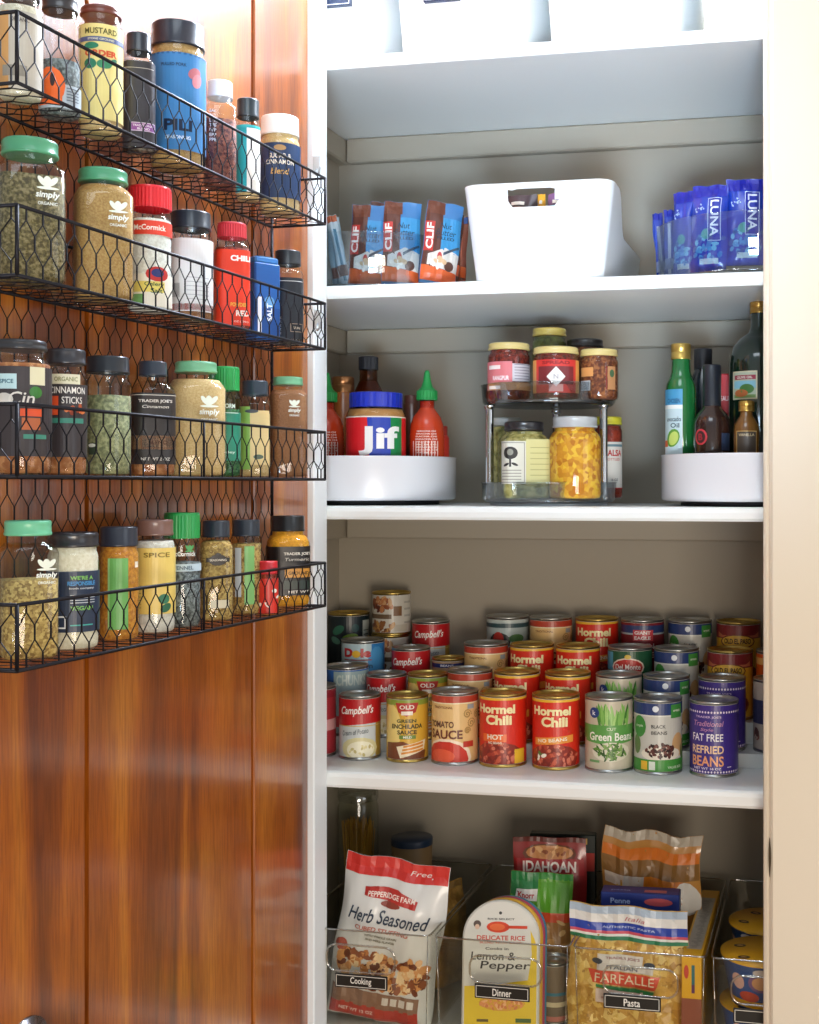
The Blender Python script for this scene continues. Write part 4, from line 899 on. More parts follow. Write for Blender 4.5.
# dense perimeter: subdivide straight runs
def dense(P, k=10):
    out = []
    for i in range(len(P)):
        a, b = P[i], P[(i+1) % len(P)]
        n = 24 if (i % (n_+1)) == n_ else 1
        for q in range(n): out.append((a[0]+(b[0]-a[0])*q/n, a[1]+(b[1]-a[1])*q/n))
    return out
db, dt = dense(bot), dense(top); N = len(db)
def toph(x, y):
    # tall front, sides dropping in an S curve to a lower back
    tt = min(1, max(0, (y-.055)/.085)); s_ = tt*tt*(3-2*tt)
    return hb*(1-.42*s_)
NV = 16; vs = []; fs = []
slot = (0.0-.004, hb*.86, .036, .0085)
for inset in (0, .0022):
    for j in range(NV+1):
        for i in range(N):
            X = db[i][0]+(dt[i][0]-db[i][0])*j/NV; Y = db[i][1]+(dt[i][1]-db[i][1])*j/NV
            th = toph(X, Y); z = th*j/NV
            v = z/hb; X = db[i][0]+(dt[i][0]-db[i][0])*v; Y = db[i][1]+(dt[i][1]-db[i][1])*v
            cxm, cym = 0, dB/2; ln = math.hypot(X-cxm, Y-cym)
            X -= inset*(X-cxm)/ln*1.2; Y -= inset*(Y-cym)/ln*1.2
            vs.append((X, Y, z+(0 if not inset else (.0005 if j == NV else .002))))
def isfront(i): return all(db[q % N][1] < 1e-6 for q in (i, i+1))
m = MB(); o2 = (NV+1)*N
fr = [i for i in range(N) if isfront(i)]
J0, J1 = None, None
for j in range(NV):
    for i in range(N):
        k = (i+1) % N
        if isfront(i) and j in (12, 13, 14) :
            x = (vs[j*N+i][0]+vs[j*N+k][0])/2
            if abs(x-slot[0]) < slot[2]: continue
        fs.append((j*N+i, j*N+k, (j+1)*N+k, (j+1)*N+i)); fs.append((o2+j*N+k, o2+j*N+i, o2+(j+1)*N+i, o2+(j+1)*N+k))
fs += [(NV*N+i, NV*N+(i+1) % N, o2+NV*N+(i+1) % N, o2+NV*N+i) for i in range(N)]
# round the ends of the slot: move its border vertices onto a stadium outline
zs0, zs1 = hb*12/NV, hb*15/NV; zc_ = (zs0+zs1)/2; hz = (zs1-zs0)/2
xsl = sorted({round(vs[12*N+i][0], 6) for i in fr for _ in (0,) if abs((vs[12*N+i][0]+vs[12*N+(i+1) % N][0])/2-slot[0]) < slot[2]})
x_lo = min(vs[12*N+i][0] for i in fr if abs((vs[12*N+i][0]+vs[12*N+(i+1) % N][0])/2-slot[0]) < slot[2])
x_hi = max(vs[12*N+(i+1) % N][0] for i in fr if abs((vs[12*N+i][0]+vs[12*N+(i+1) % N][0])/2-slot[0]) < slot[2])
for off in (0, o2):
    for i in range(N):
        for j in (12, 15):
            x, y, z = vs[off+j*N+i]
            if db[i][1] > 1e-6 or x < x_lo-.0005 or x > x_hi+.0008: continue
            e = min(x-x_lo, x_hi-x)
            if e < .0068: f = .3 if e < .001 else .86
            else: f = 1
            vs[off+j*N+i] = (x, y, zc_+(hz*f if j == 15 else -hz*f))
m.add(vs, fs, PW, False)
# wall thickness inside the slot
for i in fr:
    k = (i+1) % N
    if abs((vs[12*N+i][0]+vs[12*N+k][0])/2-slot[0]) < slot[2]:
        m.add([vs[12*N+i], vs[12*N+k], vs[o2+12*N+k], vs[o2+12*N+i]], [(0, 1, 2, 3)], PW); m.add([vs[15*N+i], vs[15*N+k], vs[o2+15*N+k], vs[o2+15*N+i]], [(3, 2, 1, 0)], PW)
m.add([(x, y, .0) for x, y in db], [tuple(range(N))[::-1]], PW); m.add([(x*.99, y, .0025) for x, y in db], [tuple(range(N))], PW)
m.build('bin_body', t)
m = MB(); m.seg4((x_lo, 0, 0), (x_lo+.001, 0, 0), .0001, PW)
# boxes inside the bin
binrot = 0
def inb(lx, ly, z): 
    return (xc+lx*cos(binrot)-ly*sin(binrot), yb0+.004+lx*sin(binrot)+ly*cos(binrot), S2+.003+z)
for lx, ly, w, d, h, c1, c2, lab, ti in [(-.036, .042, .026, .02, .134, '#4a3a40', '#a89088', 'dark snack packet seen through the left of the bin handle slot', 0), (-.002, .042, .006, .02, .134, '#e8a82a', '#f0c060', 'orange snack packet seen in the middle of the bin handle slot', 0),
                              (.022, .042, .014, .02, .134, '#7a5a8a', '#5ab0b8', 'purple and teal snack packet in the bin handle slot', 0)]:
    q = thing('snack_packet', lab, 'packet', inb(lx, ly, 0), binrot, None)
    o, L = bag('wrapper', q, w, h, .010, pm(c1, .3, coat=.4), seed=int(abs(lx)*1000)+2, nu=8, nv=14, wr=.0006, crimp=.03)
    L.rect(-w*.8, h*.80, w*.8, h*.86, c2, 1); L.rect(-w*.5, h*.88, w*.3, h*.92, '#efe6da', 2); L.mb.build('wrapper_print', q)
q = thing('snack_packet', 'orange red packet slanting above the low side of the white handled bin', 'packet', inb(.040, .150, .0), binrot, None)
m = MB(); Mx = Matrix.Translation((.004, -.004, .064)) @ Matrix.Rotation(R_(-34), 4, 'X'); m.bbox(-.012, -.058, -.03, .016, .05, .036, pm('#c2502c', .35, coat=.3), .003, Mx); m.build('carton', q)
m = MB(); m.box(-.010, -.05, .0362, .008, .04, .0366, pm('#e8a070', .4), Mx); m.build('printed_panel', q)

# ---------------------------------------------------------------- third shelf: white turntables
def white_tray(label, x, y, r, h):
    t = thing('white_turntable', label, 'turntable', (x, y, S3+.0003), 0, 'white turntables')
    m = MB(); m.lathe([(0, 0), (r*.8, 0), (r*.8, .007), (0, .007)], pm('#2c2c30', .5), 48); m.build('turntable_foot', t)
    m = MB(); m.lathe([(0, .0072), (r-.006, .0072), (r-.001, .009), (r, .013), (r, h-.003), (r+.0012, h-.001), (r+.0005, h), (r-.0025, h), (r-.003, h-.002), (r-.003, .012), (0, .0105)], pm('#e6e9f0', .25, coat=.4), 72, cap=False); m.build('tray', t)
white_tray('white round turntable holding the peanut butter and red sauce bottles', -.741, 1.95, .140, .077)
white_tray('white round turntable holding the olive oil and dark bottles', -.108, 1.95, .150, .078)
ZT3 = S3+.0112
def pos(px, y): return onY(px, y), y
def bottle(name, label, px, y, prof, m, extra=None, zbase=None, cap=None, design=None, drv=None, cont=None, grp=None, spin=0, labr=None, capstyle=None):
    """prof in metres (r,z)"""
    x = onY(px, y); t = thing(name, label, 'bottle' if 'bottle' in name else 'jar', (x, y, zbase or ZT3), face_cam(x, y)+spin, grp)
    b = MB(); b.lathe(prof, m, 40); b.build('bottle_body', t)
    if cont:
        c = MB(); c.lathe([(max(0, r-.0015), z+.001) for r, z in cont[1]], cont[0], 36); c.build('contents', t)
    if cap:
        c = MB(); r0, z0, z1, col, st = cap
        if st == 'rib': c.lathe([(r0, z0), (r0, z1-.001)], pm(col, .3, coat=.3), 60, rib=.0006, smooth=False, cap=False); c.lathe([(r0*.98, z1-.0011), (r0*.93, z1), (0, z1)], pm(col, .3, coat=.3), 40, cap=False)
        elif st == 'metal':
            c.lathe([(r0, z0), (r0*1.02, z0+.001), (r0, z0+.002), (r0, z0+(z1-z0)*.45), (r0*.96, z0+(z1-z0)*.47), (r0, z0+(z1-z0)*.5), (r0, z1-.002), (r0*.94, z1), (0, z1)], pm(col, .3, .8), 40, cap=False)
        else: c.lathe([(r0, z0), (r0, z1-.002), (r0*.93, z1), (0, z1)], pm(col, .35, coat=.3), 40, cap=False)
        c.build('cap', t)
    if design:
        L = Lab(cylS((labr or prof[2][0])+.0004), du=.13); design(L); L.mb.build('label', t)
    return t, x
def hz(py, px, y): return zat(py, onY(px, y), y)-ZT3        # height above tray floor of a pixel row
# peanut butter
PY = 1.885; px = 376; h = hz(393, px, PY); r = .0465
t, x = bottle('peanut_butter_jar', 'peanut butter jar with blue lid and red, blue and green label', px, PY,
  [(0, .0), (r*.9, 0), (r, .004), (r, h-.036), (r*.99, h-.032), (r*.90, h-.026), (r*.86, h-.018)], glass('#f4ead8', .4),
  cap=(r*.90, h-.024, h, '#1f33b8', 'rib'), cont=(pm('#c9a271', .5, bump=.2), [(0, 0), (r*.9, 0), (r, .004), (r, h-.036), (r*.93, h-.028), (0, h-.027)]), labr=r,
  design=lambda L: (L.rect(-3.1, .25, 3.1, (h-.042)/r, '#dc2028', .5), L.rect(-.15, .25, .5, (h-.042)/r, '#1f3fb0', 1), L.poly([(-.15, .25), (-.15, (h-.042)/r), (-.3, (h-.042)/r)], '#1f3fb0', 1.1), L.rect(.5, .25, 1.5, (h-.042)/r, '#1f8a4c', 1), L.rect(1.0, .25, 1.6, (h-.042)/r, '#dc2028', 1.3),
   L.text('Jif', .12, (h-.042)/r-.78, 1.45, .98, '#f6f6f6', 3, .035), L.ell(.75, 1.25, .25, .12, '#c8d83c', 3), L.rect(-3.1, (h-.042)/r, 3.1, (h-.040)/r, '#f2e8da', 1)))
def sriracha(px, y, label, w=.028, top=None):
    h = hz(369, 427, 1.90); r = w
    def d(L):
        for i in range(9): L.text('SRIRACHA CHILI'[i % 3:12], -.05, 3.75-i*.15, 1.1+.06*(i % 4), .09, '#f0dcd0', 3)
        for i in range(9): L.rect(-.85+i*.18, 2.2, -.80+i*.18, 3.2, '#f0dcd0', 3.2)
    t, x = bottle('sauce_bottle', label, px, y, [(0, 0), (r*.9, 0), (r, .004), (r, h-.105), (r*.95, h-.088), (r*.8, h-.075), (r*.55, h-.066), (.0115, h-.060), (.0115, h-.05)], pm('#c8401c', .25, coat=.6), grp='red chili sauce bottles', labr=r, design=d)
    c = MB(); c.lathe([(.0168, h-.048), (.0168, h-.033)], pm('#1f9448', .35), 48, rib=.0007, smooth=False, cap=False); c.lathe([(.0165, h-.033), (.014, h-.031), (.0095, h-.027), (.0065, h-.018), (.0045, h-.004), (.003, h), (0, h)], pm('#1f9448', .35), 28, cap=False); c.build('nozzle_cap', t)
    c = MB(); c.lathe([(.0118, h-.062), (.0122, h-.047)], glass('#e8c8b8', .5), 28, cap=False); c.build('neck', t)
sriracha(427, 1.925, 'red chili sauce bottle with green nozzle cap standing right of the peanut butter jar')
sriracha(327, 1.93, 'red chili sauce bottle half hidden by the left casing, beside the peanut butter')
y = 1.965; h = hz(377, 343, y); bottle('spice_bottle', 'amber bottle with a wide brown cap at the left behind the peanut butter', 343, y, [(0, 0), (.018, 0), (.020, .004), (.020, h-.03), (.016, h-.024), (.016, h-.02)], pm('#9a5a2c', .25, coat=.5), cap=(.0185, h-.026, h, '#a8744a', 'metal'))
y = 1.99; h = hz(357, 368.5, y); bottle('sauce_bottle', 'dark capped amber bottle standing tall behind the peanut butter jar', 368.5, y, [(0, 0), (.026, 0), (.028, .004), (.028, h-.07), (.022, h-.055), (.015, h-.04), (.0145, h-.02)], glass('#c89058', .5), cap=(.0165, h-.022, h, '#1e2028', 'rib'), cont=(pm('#8a5a34', .4), [(0, 0), (.026, 0), (.028, .004), (.028, h-.07), (.022, h-.055), (.014, h-.042), (0, h-.041)]))
y = 1.935; h = hz(395, 412, y); bottle('small_bottle', 'small brown capped bottle between the peanut butter and green nozzled bottle', 412, 1.945, [(0, 0), (.013, 0), (.014, .003), (.014, h-.015), (.0115, h-.012)], pm('#4a2c20', .3, coat=.4), cap=(.0125, h-.016, h, '#4c2c24', ''))
y = 1.94; h = hz(426, 446, y); bottle('sauce_bottle', 'small red sauce bottle peeking out right of the green nozzled bottle', 441, y, [(0, 0), (.012, 0), (.0135, .003), (.0135, h-.02), (.010, h-.014)], pm('#a82c20', .3, coat=.4), cap=(.0105, h-.016, h, '#8c2418', ''))

# right tray bottles
def d_avo(L):
    D = 3.2
    L.rect(-1.5, .2, .1, D+3.75, '#c4dce4', .5); L.rect(-1.5, D+2.75, .1, D+3.75, '#4a9ac8', 1); L.text('CHOSEN', -.5, D+3.0, .9, .3, '#1c4a7a', 3, .02); L.rect(-1.5, D+2.5, .1, D+2.75, '#e8f0f0', 1); L.text('avocado', -.5, D+1.85, 1.0, .3, '#2c4a5c', 3); L.text('Oil', -.4, D+1.45, .6, .3, '#2c4a5c', 3)
    L.ell(-.55, D+.65, .45, .6, '#5a9a34', 2, -.4); L.ell(-.5, D+.63, .32, .46, '#c4d870', 2.5, -.4); L.rect(-1.4, D+.1, -.95, D+.5, '#d8602c', 2)
y = 1.908; px = 681; h = hz(344, px, y); r = .0235
bottle('oil_bottle', 'green glass avocado oil bottle with gold cap in the right white turntable', px, y, [(0, 0), (r*.9, 0), (r, .004), (r, h-.073), (r*.95, h-.062), (r*.75, h-.052), (.0148, h-.044), (.0135, h-.02)], pm('#1a6a34', .1, coat=.9), cap=(.0152, h-.024, h, '#d8b864', 'metal'),
       cont=(pm('#0f4a24', .3), [(0, 0), (r*.88, 0), (r-.001, .004), (r-.001, h-.073), (r*.9, h-.062), (r*.7, h-.052), (.0125, h-.044), (.0115, h-.03), (0, h-.029)]), design=d_avo, labr=r)
y = 1.96; px = 703; h = hz(349, px, y); bottle('sauce_bottle', 'tall black capped dark bottle behind the dark vinegar bottle', px, y, [(0, 0), (.018, 0), (.020, .004), (.020, h-.05), (.014, h-.035), (.0125, h-.02)], pm('#20262c', .2, coat=.6), cap=(.0145, h-.032, h, '#1c1e24', ''))
def d_red(L): L.ell(-.62, 3.2, .38, .42, '#c03a44', 1); L.ell(-.62, 3.2, .28, .32, '#3a2424', 2); L.text('B', -.62, 3.2, .25, .35, '#a02c38', 3, .03); L.rect(.5, 2.5, 1.1, 3.4, '#2a3850', 1)
y = 1.888; px = 712; h = hz(365, px, y); r = .0285
bottle('vinegar_bottle', 'dark brown round shouldered bottle with black neck right of the green oil bottle', px, y, [(0, 0), (r*.9, 0), (r, .004), (r, h-.095), (r*.97, h-.085), (r*.8, h-.074), (.0145, h-.066), (.0115, h-.055), (.0108, h-.01)], pm('#2c1a16', .12, coat=.8), cap=(.0138, h-.062, h, '#1c222c', ''), design=d_red, labr=r)
y = 1.985; x = onY(727, y); h = hz(374, 727, y)
t = thing('sauce_carton', 'red and white narrow carton between the dark bottle and the big olive oil bottle', 'carton', (x, y, ZT3), face_cam(x, y))
m = MB(); m.bbox(-.013, -.010, 0, .013, .010, h, pm('#c8202c', .4), .002); m.build('carton', t)
L = Lab(Sflat(1, -.010), du=9); L.rect(-.011, .02, .011, h*.6, '#c8d8dc', 1); L.text('SAUCE', 0, h*.8, .02, .008, '#f0d8d8', 2); L.mb.build('label', t)
def d_olive(L):
    D = .5
    D = 1.5; L.frame(-.95, D+1.65, -.05, D+2.55, .04, '#d8cfae', 1.5); L.rect(-.95, D+1.65, -.05, D+2.55, '#b9c0a8', 1); L.rect(-.85, D+2.28, -.1, D+2.42, '#a02c40', 2); L.text('OLIVE OIL', -.48, D+2.35, .55, .08, '#f0e8d8', 3); L.rect(-.88, D+2.0, -.1, D+2.24, '#8ac0d0', 2); L.ell(-.4, D+1.98, .25, .16, '#4a7a3c', 2.5); L.ell(-.6, D+1.85, .25, .12, '#c06a3c', 2.6); L.rect(-.88, D+1.7, -.1, D+1.8, '#7a9a54', 2)
y = 1.955; px = 759; h = hz(302, px, y); r = .0475
bottle('oil_bottle', 'large dark green olive oil bottle with gold cap beside the right casing', px, y, [(0, 0), (r*.92, 0), (r, .005), (r, h-.098), (r*.97, h-.085), (r*.86, h-.070), (r*.62, h-.057), (.016, h-.048), (.0132, h-.04), (.0122, h-.015)], pm('#12261c', .1, coat=.9), cap=(.0142, h-.018, h, '#c8984c', 'metal'), design=d_olive, labr=r)
y = 1.872; px = 746.5; h = hz(401, px, y); r = .0195
bottle('small_bottle', 'small squat amber bottle with gold cap in front of the large olive oil bottle', px, y, [(0, 0), (r*.9, 0), (r, .003), (r, h-.045), (r*.95, h-.036), (r*.65, h-.026), (.0095, h-.022), (.009, h-.01)], pm('#7a5224', .15, coat=.8), cap=(.0118, h-.0155, h, '#c8a050', 'metal'), labr=r,
       design=lambda L: (L.rect(-.8, 1.5, .8, (h-.047)/r, '#4a4038', 1), L.frame(-.8, 1.5, .8, (h-.047)/r, .05, '#d8b064', 2), L.text('VANILLA', 0, (h-.047)/r-.3, 1.2, .2, '#e8d8b0', 3)))

# ---------------------------------------------------------------- two-tier turntable
yc = 1.925; xc = onY(549, yc); TR = .1035
tt = thing('two_tier_turntable', 'two-tier clear turntable with chrome posts in the middle of the third shelf', 'turntable', (xc, yc, S3+.0003), face_cam(xc, yc))
zU = zat(399, xc, yc-TR)-S3
PLT = glass('#b8c4cc', .6, base=.25)
def tray(z, nm):
    m = MB(); m.lathe([(0, z), (TR*.8, z), (TR-.004, z+.001), (TR-.002, z+.003), (TR-.004, z+.0055), (0, z+.0055)], PLT, 64); o = m.build(nm, tt)
    m = MB(); m.lathe([(TR-.002, z+.003), (TR+.001, z+.006), (TR+.003, z+.030), (TR+.0045, z+.032), (TR+.001, z+.032), (TR-.004, z+.0055)], glass('#e4eaee', .9, base=.10), 64, cap=False); m.build('clear_rim', o)
tray(.004, 'lower_tray'); tray(zU-.0055, 'upper_tray')
m = MB(); m.lathe([(0, 0), (TR*.9, 0), (TR*.9, .0038), (0, .0038)], pm('#c4ccd4', .3, .4), 64); m.build('turntable_foot', tt)
for a, b_ in ((-.092, -.032), (.084, -.050), (.012, .094)):
    m = MB(); m.lathe([(.0062, .0096), (.0062, zU-.006)], CHROME, 24, cx=a, cy=b_); m.lathe([(.0085, .0096), (.0085, .014), (.0062, .016)], CHROME, 24, cx=a, cy=b_, cap=False); m.lathe([(.0062, zU-.012), (.0085, zU-.009), (.0085, zU-.006)], CHROME, 24, cx=a, cy=b_, cap=False); m.build('post', tt)
zl = S3+.0003+.0098; zu = S3+.0003+zU+.0003
JG = 'jars on the two-tier turntable'
def jar3(px, y, w, top, lidh, zbase, lidcol, label, cont, design=None, e=2, rl=.95, fill=.95, spin=0, style='flat', **kw):
    x = onY(px, y); Z = depth(x, y); r = w*Z/FPX/2
    return make_jar(kw.pop('name', 'preserve_jar'), label, 'jar', (x, y, zbase), face_cam(x, y)+spin, r, zat(top, x, y)-zbase, lidh*Z/FPX, lidcol, style, rl, e, cont=cont, fill=fill, design=design, group=JG, lidrough=.3, **kw)
JAM = speck('#4a120c', '#8c2c18', 200, '#6a1c10'); JAM2 = speck('#5c2a14', '#a8683a', 200, '#7a3c1c')
def d_j1(L, b): L.rect(-1.5, .45, .05, b-.25, '#d97a80', 0); L.rect(-1.3, .45, 1.4, .8, '#c08a5c', .5); L.rect(.05, .85, 1.2, b-.35, '#cfc9d0', 1); L.rect(-1.2, b-.6, -.5, b-.42, '#f4eae6', 2); L.text('RANGPUR', -.5, 1.0, .8, .2, '#f4eef0', 3, .03); L.rect(-1.2, .5, -.5, .65, '#f0e4e0', 2); [L.rect(.15, .95+i*.13, 1.05, .98+i*.13, '#7a7680', 2) for i in range(6)]
def d_j2(L, b):
    L.rect(-1.3, .25, 1.3, b+.0, '#e0a050', 0); L.rect(-.95, .25, .95, b+.0, '#d43a34', 1); L.text('SPREAD', 0, b-.13, 1.2, .14, '#8c1c20', 3, .03); L.rect(-.8, .6, .8, b-.28, '#7a2c30', 1.5); L.poly([(0, .5), (.4, .92), (0, 1.34), (-.4, .92)], '#e8e4e0', 2); L.text('N', 0, .92, .2, .2, '#a8a4a8', 3)
    L.rect(-.3, .3, .3, .6, '#d89890', 2)
def d_j3(L, b): L.rect(-1.1, b-.75, -.3, b-.3, '#d89a5c', 1); L.rect(-1.1, .45, -.45, .95, '#d0d4d4', 2); [L.rect(-1.05+i*.08, .5, -1.02+i*.08, .9, '#4a4a50', 3) for i in range(7)]; L.rect(.45, .5, .95, b-.25, '#c08a5c', 1); L.ell(.7, b-.6, .15, .2, '#4a6a4a', 2); L.rect(.35, .5, .42, b-.25, '#8c2c28', 1)
jar3(509, 1.872, 43, 344, 7, zu, '#d8c480', 'red preserve jar with pink and white label, left on the upper tier', JAM, d_j1, spin=.1)
jar3(556, 1.862, 47, 348, 7, zu, '#d8c480', 'red spread jar with a white diamond on its label, centre front of the upper tier', JAM, d_j2)
jar3(599, 1.885, 39, 350, 7, zu, '#d8c480', 'chunky brown preserve jar with barcode, right on the upper tier', JAM2, d_j3)
jar3(585, 1.958, 38, 340, 8, zu, '#23201f', 'black lidded jar behind the barcode jar on the upper tier', JAM2, None)
jar3(549.5, 1.96, 35, 329, 8, zu, '#c8b058', 'tall olive green jar with gold lid at the back of the upper tier', speck('#4a5024', '#7c8440', 80), lambda L, b: L.rect(-3.1, 1.0, 3.1, b-.3, '#5c5a30', 1))
ART = speck('#6c6a34', '#c2b878', 90, '#a39c58')
def d_hex(L, b):
    L.rect(-1.2, .62, -.12, 2.32, '#dad9cd', 0); L.frame(-1.15, .67, -.17, 2.27, .03, '#8a8a80', 2); L.ell(-.66, 1.85, .24, .25, '#2c2a2a', 2); L.ell(-.66, 1.88, .10, .13, '#8a8a80', 3); L.rect(-.69, 1.3, -.63, 1.65, '#2c2a2a', 2); L.ell(-.8, 1.38, .12, .05, '#2c2a2a', 2, .5); L.ell(-.52, 1.4, .12, .05, '#2c2a2a', 2, -.5)
    for i in range(4): L.rect(-1.05, .78+i*.12, -.3, .82+i*.12, '#9a9a90', 2)
    L.rect(-.12, .62, .85, 2.4, '#d2cd90', .3)
    for i in range(6): L.rect(.05, .95+i*.22, .7, .98+i*.22, '#a8a468', 2)
jar3(524, 1.868, 49, 422, 9, zl, '#26262a', 'square jar of pickled vegetables with a white and cream label, lower tier', ART, d_hex, e=6, rl=.80, rn=.78, spin=.2, shoulder=.09)
jar3(505, 1.95, 34, 418, 8, zl, '#b8bcb8', 'silver lidded jar of green olives behind the square jar on the lower tier', ART)
CORN = speck('#c8780c', '#f2c43a', 150, '#e6a428', kind='v', bump=1.2)
t = jar3(575, 1.868, 54, 417, 11, zl, '#b4b8ba', 'mason jar full of yellow corn relish on the lower tier', CORN, None, rl=.82, fill=.98)
def d_salsa(L, b): L.rect(-2.5, .7, 1.1, b-.7, '#dedcd4', 0); L.text('SALSA', .25, b-1.4, 1.2, .4, '#c02c2c', 3, .03); L.text('BOTTLED', .2, b-1.8, 1.0, .16, '#c86a5c', 3); L.rect(-2, b-1.0, 1, b-.85, '#6a8a94', 2); L.text('16 OZ', .3, 1.2, .5, .16, '#6a6a70', 3); L.rect(-2.5, .62, 1.1, .7, '#c02c2c', 1)
jar3(607, 1.972, 31, 417, 8, zl, '#d6cf3c', 'yellow lidded salsa jar standing behind the corn relish jar', speck('#6a1c10', '#a83a20', 80), d_salsa, spin=.2)

# ---------------------------------------------------------------- bottom shelf: clear bins
BF = 1.775; BB = 2.135; BH = .157
binpx = [(290, 429), (434, 569), (573, 706), (711, 838)]
BINS = []
for i, ((a, b_), word, lab) in enumerate(zip(binpx, ('Cooking', 'Dinner', 'Pasta', ''), ('clear acrylic bin with a black Cooking label, at the left', 'clear acrylic bin with a black Dinner label', 'clear acrylic bin with a black Pasta label', 'clear acrylic bin holding the blue noodle cups by the right casing'))):
    x0, x1 = onY(a, BF), onY(b_, BF)
    if i == 0: x0 = max(x0, XL+.02)
    if i == 3: x1 = min(x1, XR-.01)
    xc = (x0+x1)/2; hw = (x1-x0)/2; D = BB-BF
    t = thing('clear_bin', lab, 'bin', (xc, BF, S5+.0003), 0, 'clear acrylic bins on the lowest shelf'); BINS.append((x0, x1, xc))
    g = MB(); T = .0026; b0 = .006; fr = .004
    def shell(w, ya, yb, z, c=.010, n=4): return [(x, y, z) for x, y in rnd(w, ya, yb, c, n)]
    Rr = [shell(hw-fr, fr, D-fr, 0), shell(hw-fr+.001, fr-.001, D-fr+.001, .002), shell(hw, 0, D, BH-.002), shell(hw+.001, -.001, D+.001, BH-.002), shell(hw+.001, -.001, D+.001, BH), shell(hw-T, T, D-T, BH), shell(hw-fr-T, fr+T, D-fr-T, .003)]
    N = len(Rr[0]); vs = [p for q in Rr for p in q]
    g.add(vs, [(j*N+k, j*N+(k+1) % N, (j+1)*N+(k+1) % N, (j+1)*N+k) for j in range(len(Rr)-1) for k in range(N)]+[tuple(range(N))[::-1], tuple(range((len(Rr)-1)*N, len(Rr)*N))], ACRYL, False)
    g.build('bin_shell', t)
    e = MB(); e.tube([(x, y, BH+.0004) for x, y in rnd(hw, 0, D, .010, 4)], .0014, glass('#d8d6cc', .7, base=.35), 6, True)
    for sx in (-1, 1): e.tube([(sx*(hw-.003), .003, BH), (sx*(hw-fr-.003), fr+.003, .004)], .0009, glass('#d8d6cc', .7, base=.35), 6)
    e.build('rim_edge', t)
    # moulded handle loop on the front
    hnd = MB(); hx = {0: 372, 1: 505, 2: 640, 3: 770}[i]; hxx = onY(hx, BF-.006)-xc if i else onY(360, BF-.006)-xc
    w_, c_ = .054, .016; zc_ = BH-.040
    P = []
    for cxx, czz, a0 in ((w_-c_, -.020+c_, -pi/2), (w_-c_, .020-c_, 0), (-w_+c_, .020-c_, pi/2), (-w_+c_, -.020+c_, pi)):
        for q in range(7): P.append((hxx+cxx+c_*cos(a0+q*pi/12), -.004, zc_+czz+c_*sin(a0+q*pi/12)))
    hnd.tube(P, .0017, glass('#e8e6dc', .75, base=.3), 8, True)
    hnd.build('handle', t)
    # label plate
    lc = {0: 361, 1: 502, 2: 632, 3: 763}[i]; ly = {0: 982, 1: 993, 2: 1003, 3: 1018}[i]
    lx = onY(lc, BF-.006)-xc; lz = zat(ly, onY(lc, BF-.006), BF-.006)-S5; lw, lh = .0415, .0105
    m = MB(); m.bbox(lx-lw, -.0065, lz-lh, lx+lw, -.0040, lz+lh, pm('#17140f', .45), .0006)
    L = Lab(lambda u, v, o: (lx+u, -.0066-o, lz+v), m, du=9); L.frame(-lw+.002, -lh+.002, lw-.002, lh-.002, .0009, '#e6e2d8', 1)
    if word: L.text(word, 0, 0, .0285*(len(word)/6), .0105 if 'g' not in word else .0125, '#f2efe6', 2, .01)
    m.build('label_plate', t)
zf = S5+.0036
def flatbag(name, label, cat, px, top, y, w, h, th, mat, tilt, design, seed=1, zoff=0, crimp=.08, rz=None, roll=0, wr=.0016, x=None, grp=None):
    x = onY(px, y) if x is None else x
    if top: h = (zat(top, x, y-h*sin(tilt))-zf)/cos(tilt)
    t = thing(name, label, cat, (x, y, zf+.0005+zoff), face_cam(x, y) if rz is None else rz, grp); t.rotation_euler = (tilt, roll, t.rotation_euler[2])
    o, L = bag('bag', t, w, h, th, mat, seed=seed, crimp=crimp, wr=wr)
    design(L, w, h); L.mb.build('printed_front', t); return t
# stuffing bag
def d_stuff(L, w, h):
    L.rect(-w*.99, h*.885, w*.99, h*.999, '#d0342c', 1); L.text('Free', w*.45, h*.94, w*.4, h*.03, '#f0e6e0', 3, 0, .2)
    L.poly([(-w*.55, h*.77), (w*.5, h*.735), (w*.52, h*.785), (w*.1, h*.83), (-w*.3, h*.83), (-w*.56, h*.82)], '#b83028', 2); L.text('PEPPERIDGE FARM', -.0, h*.785, w*.95, h*.032, '#f4e6dc', 3, .02, 0, .002); L.ell(0, h*.735, w*.2, h*.02, '#8c3c2c', 2)
    L.text('Herb Seasoned', -w*.02, h*.655, w*1.62, h*.085, '#26364a', 3, .01, .35); L.text('CUBED STUFFING', -w*.1, h*.575, w*1.1, h*.028, '#b8604c', 3, .02, .15); L.text('WITH WHOLE GRAIN', -w*.1, h*.535, w*.65, h*.014, '#5c5c3c', 3); L.text('AND HERB FLAVOR', -w*.1, h*.51, w*.6, h*.014, '#5c5c3c', 3)
    L.blobs(-w*.85, h*.23, w*.85, h*.42, 150, w*.10, ['#c07a3c', '#d8985a', '#8c4a24', '#e6b47c', '#6a3018', '#f0d0a0'], 2, False, .7); L.ell(-w*.85, h*.44, w*.12, h*.04, '#b85a4a', 2)
    L.rect(-w*.95, h*.10, w*.8, h*.20, '#8c6a54', 2); L.rect(-w*.95, h*.01, w*.8, h*.11, '#b83a2c', 2)
    for i in range(4): L.rect(w*(.12+i*.16), h*.135, w*(.24+i*.16), h*.18, '#d8d0c4', 3.2)
    L.text('NET WT 12 OZ', -w*.4, h*.06, w*.7, h*.025, '#f0dcd0', 3.2)
flatbag('stuffing_bag', 'white and red bag of herb seasoned stuffing in the Cooking bin', 'bag', 377, 858, 1.825, .083, .24, .024, pm('#dcdcd8', .35, coat=.4, bump=.3, bscale=30), R_(-4), d_stuff, seed=4, roll=R_(7.5), rz=R_(3), wr=.0018)
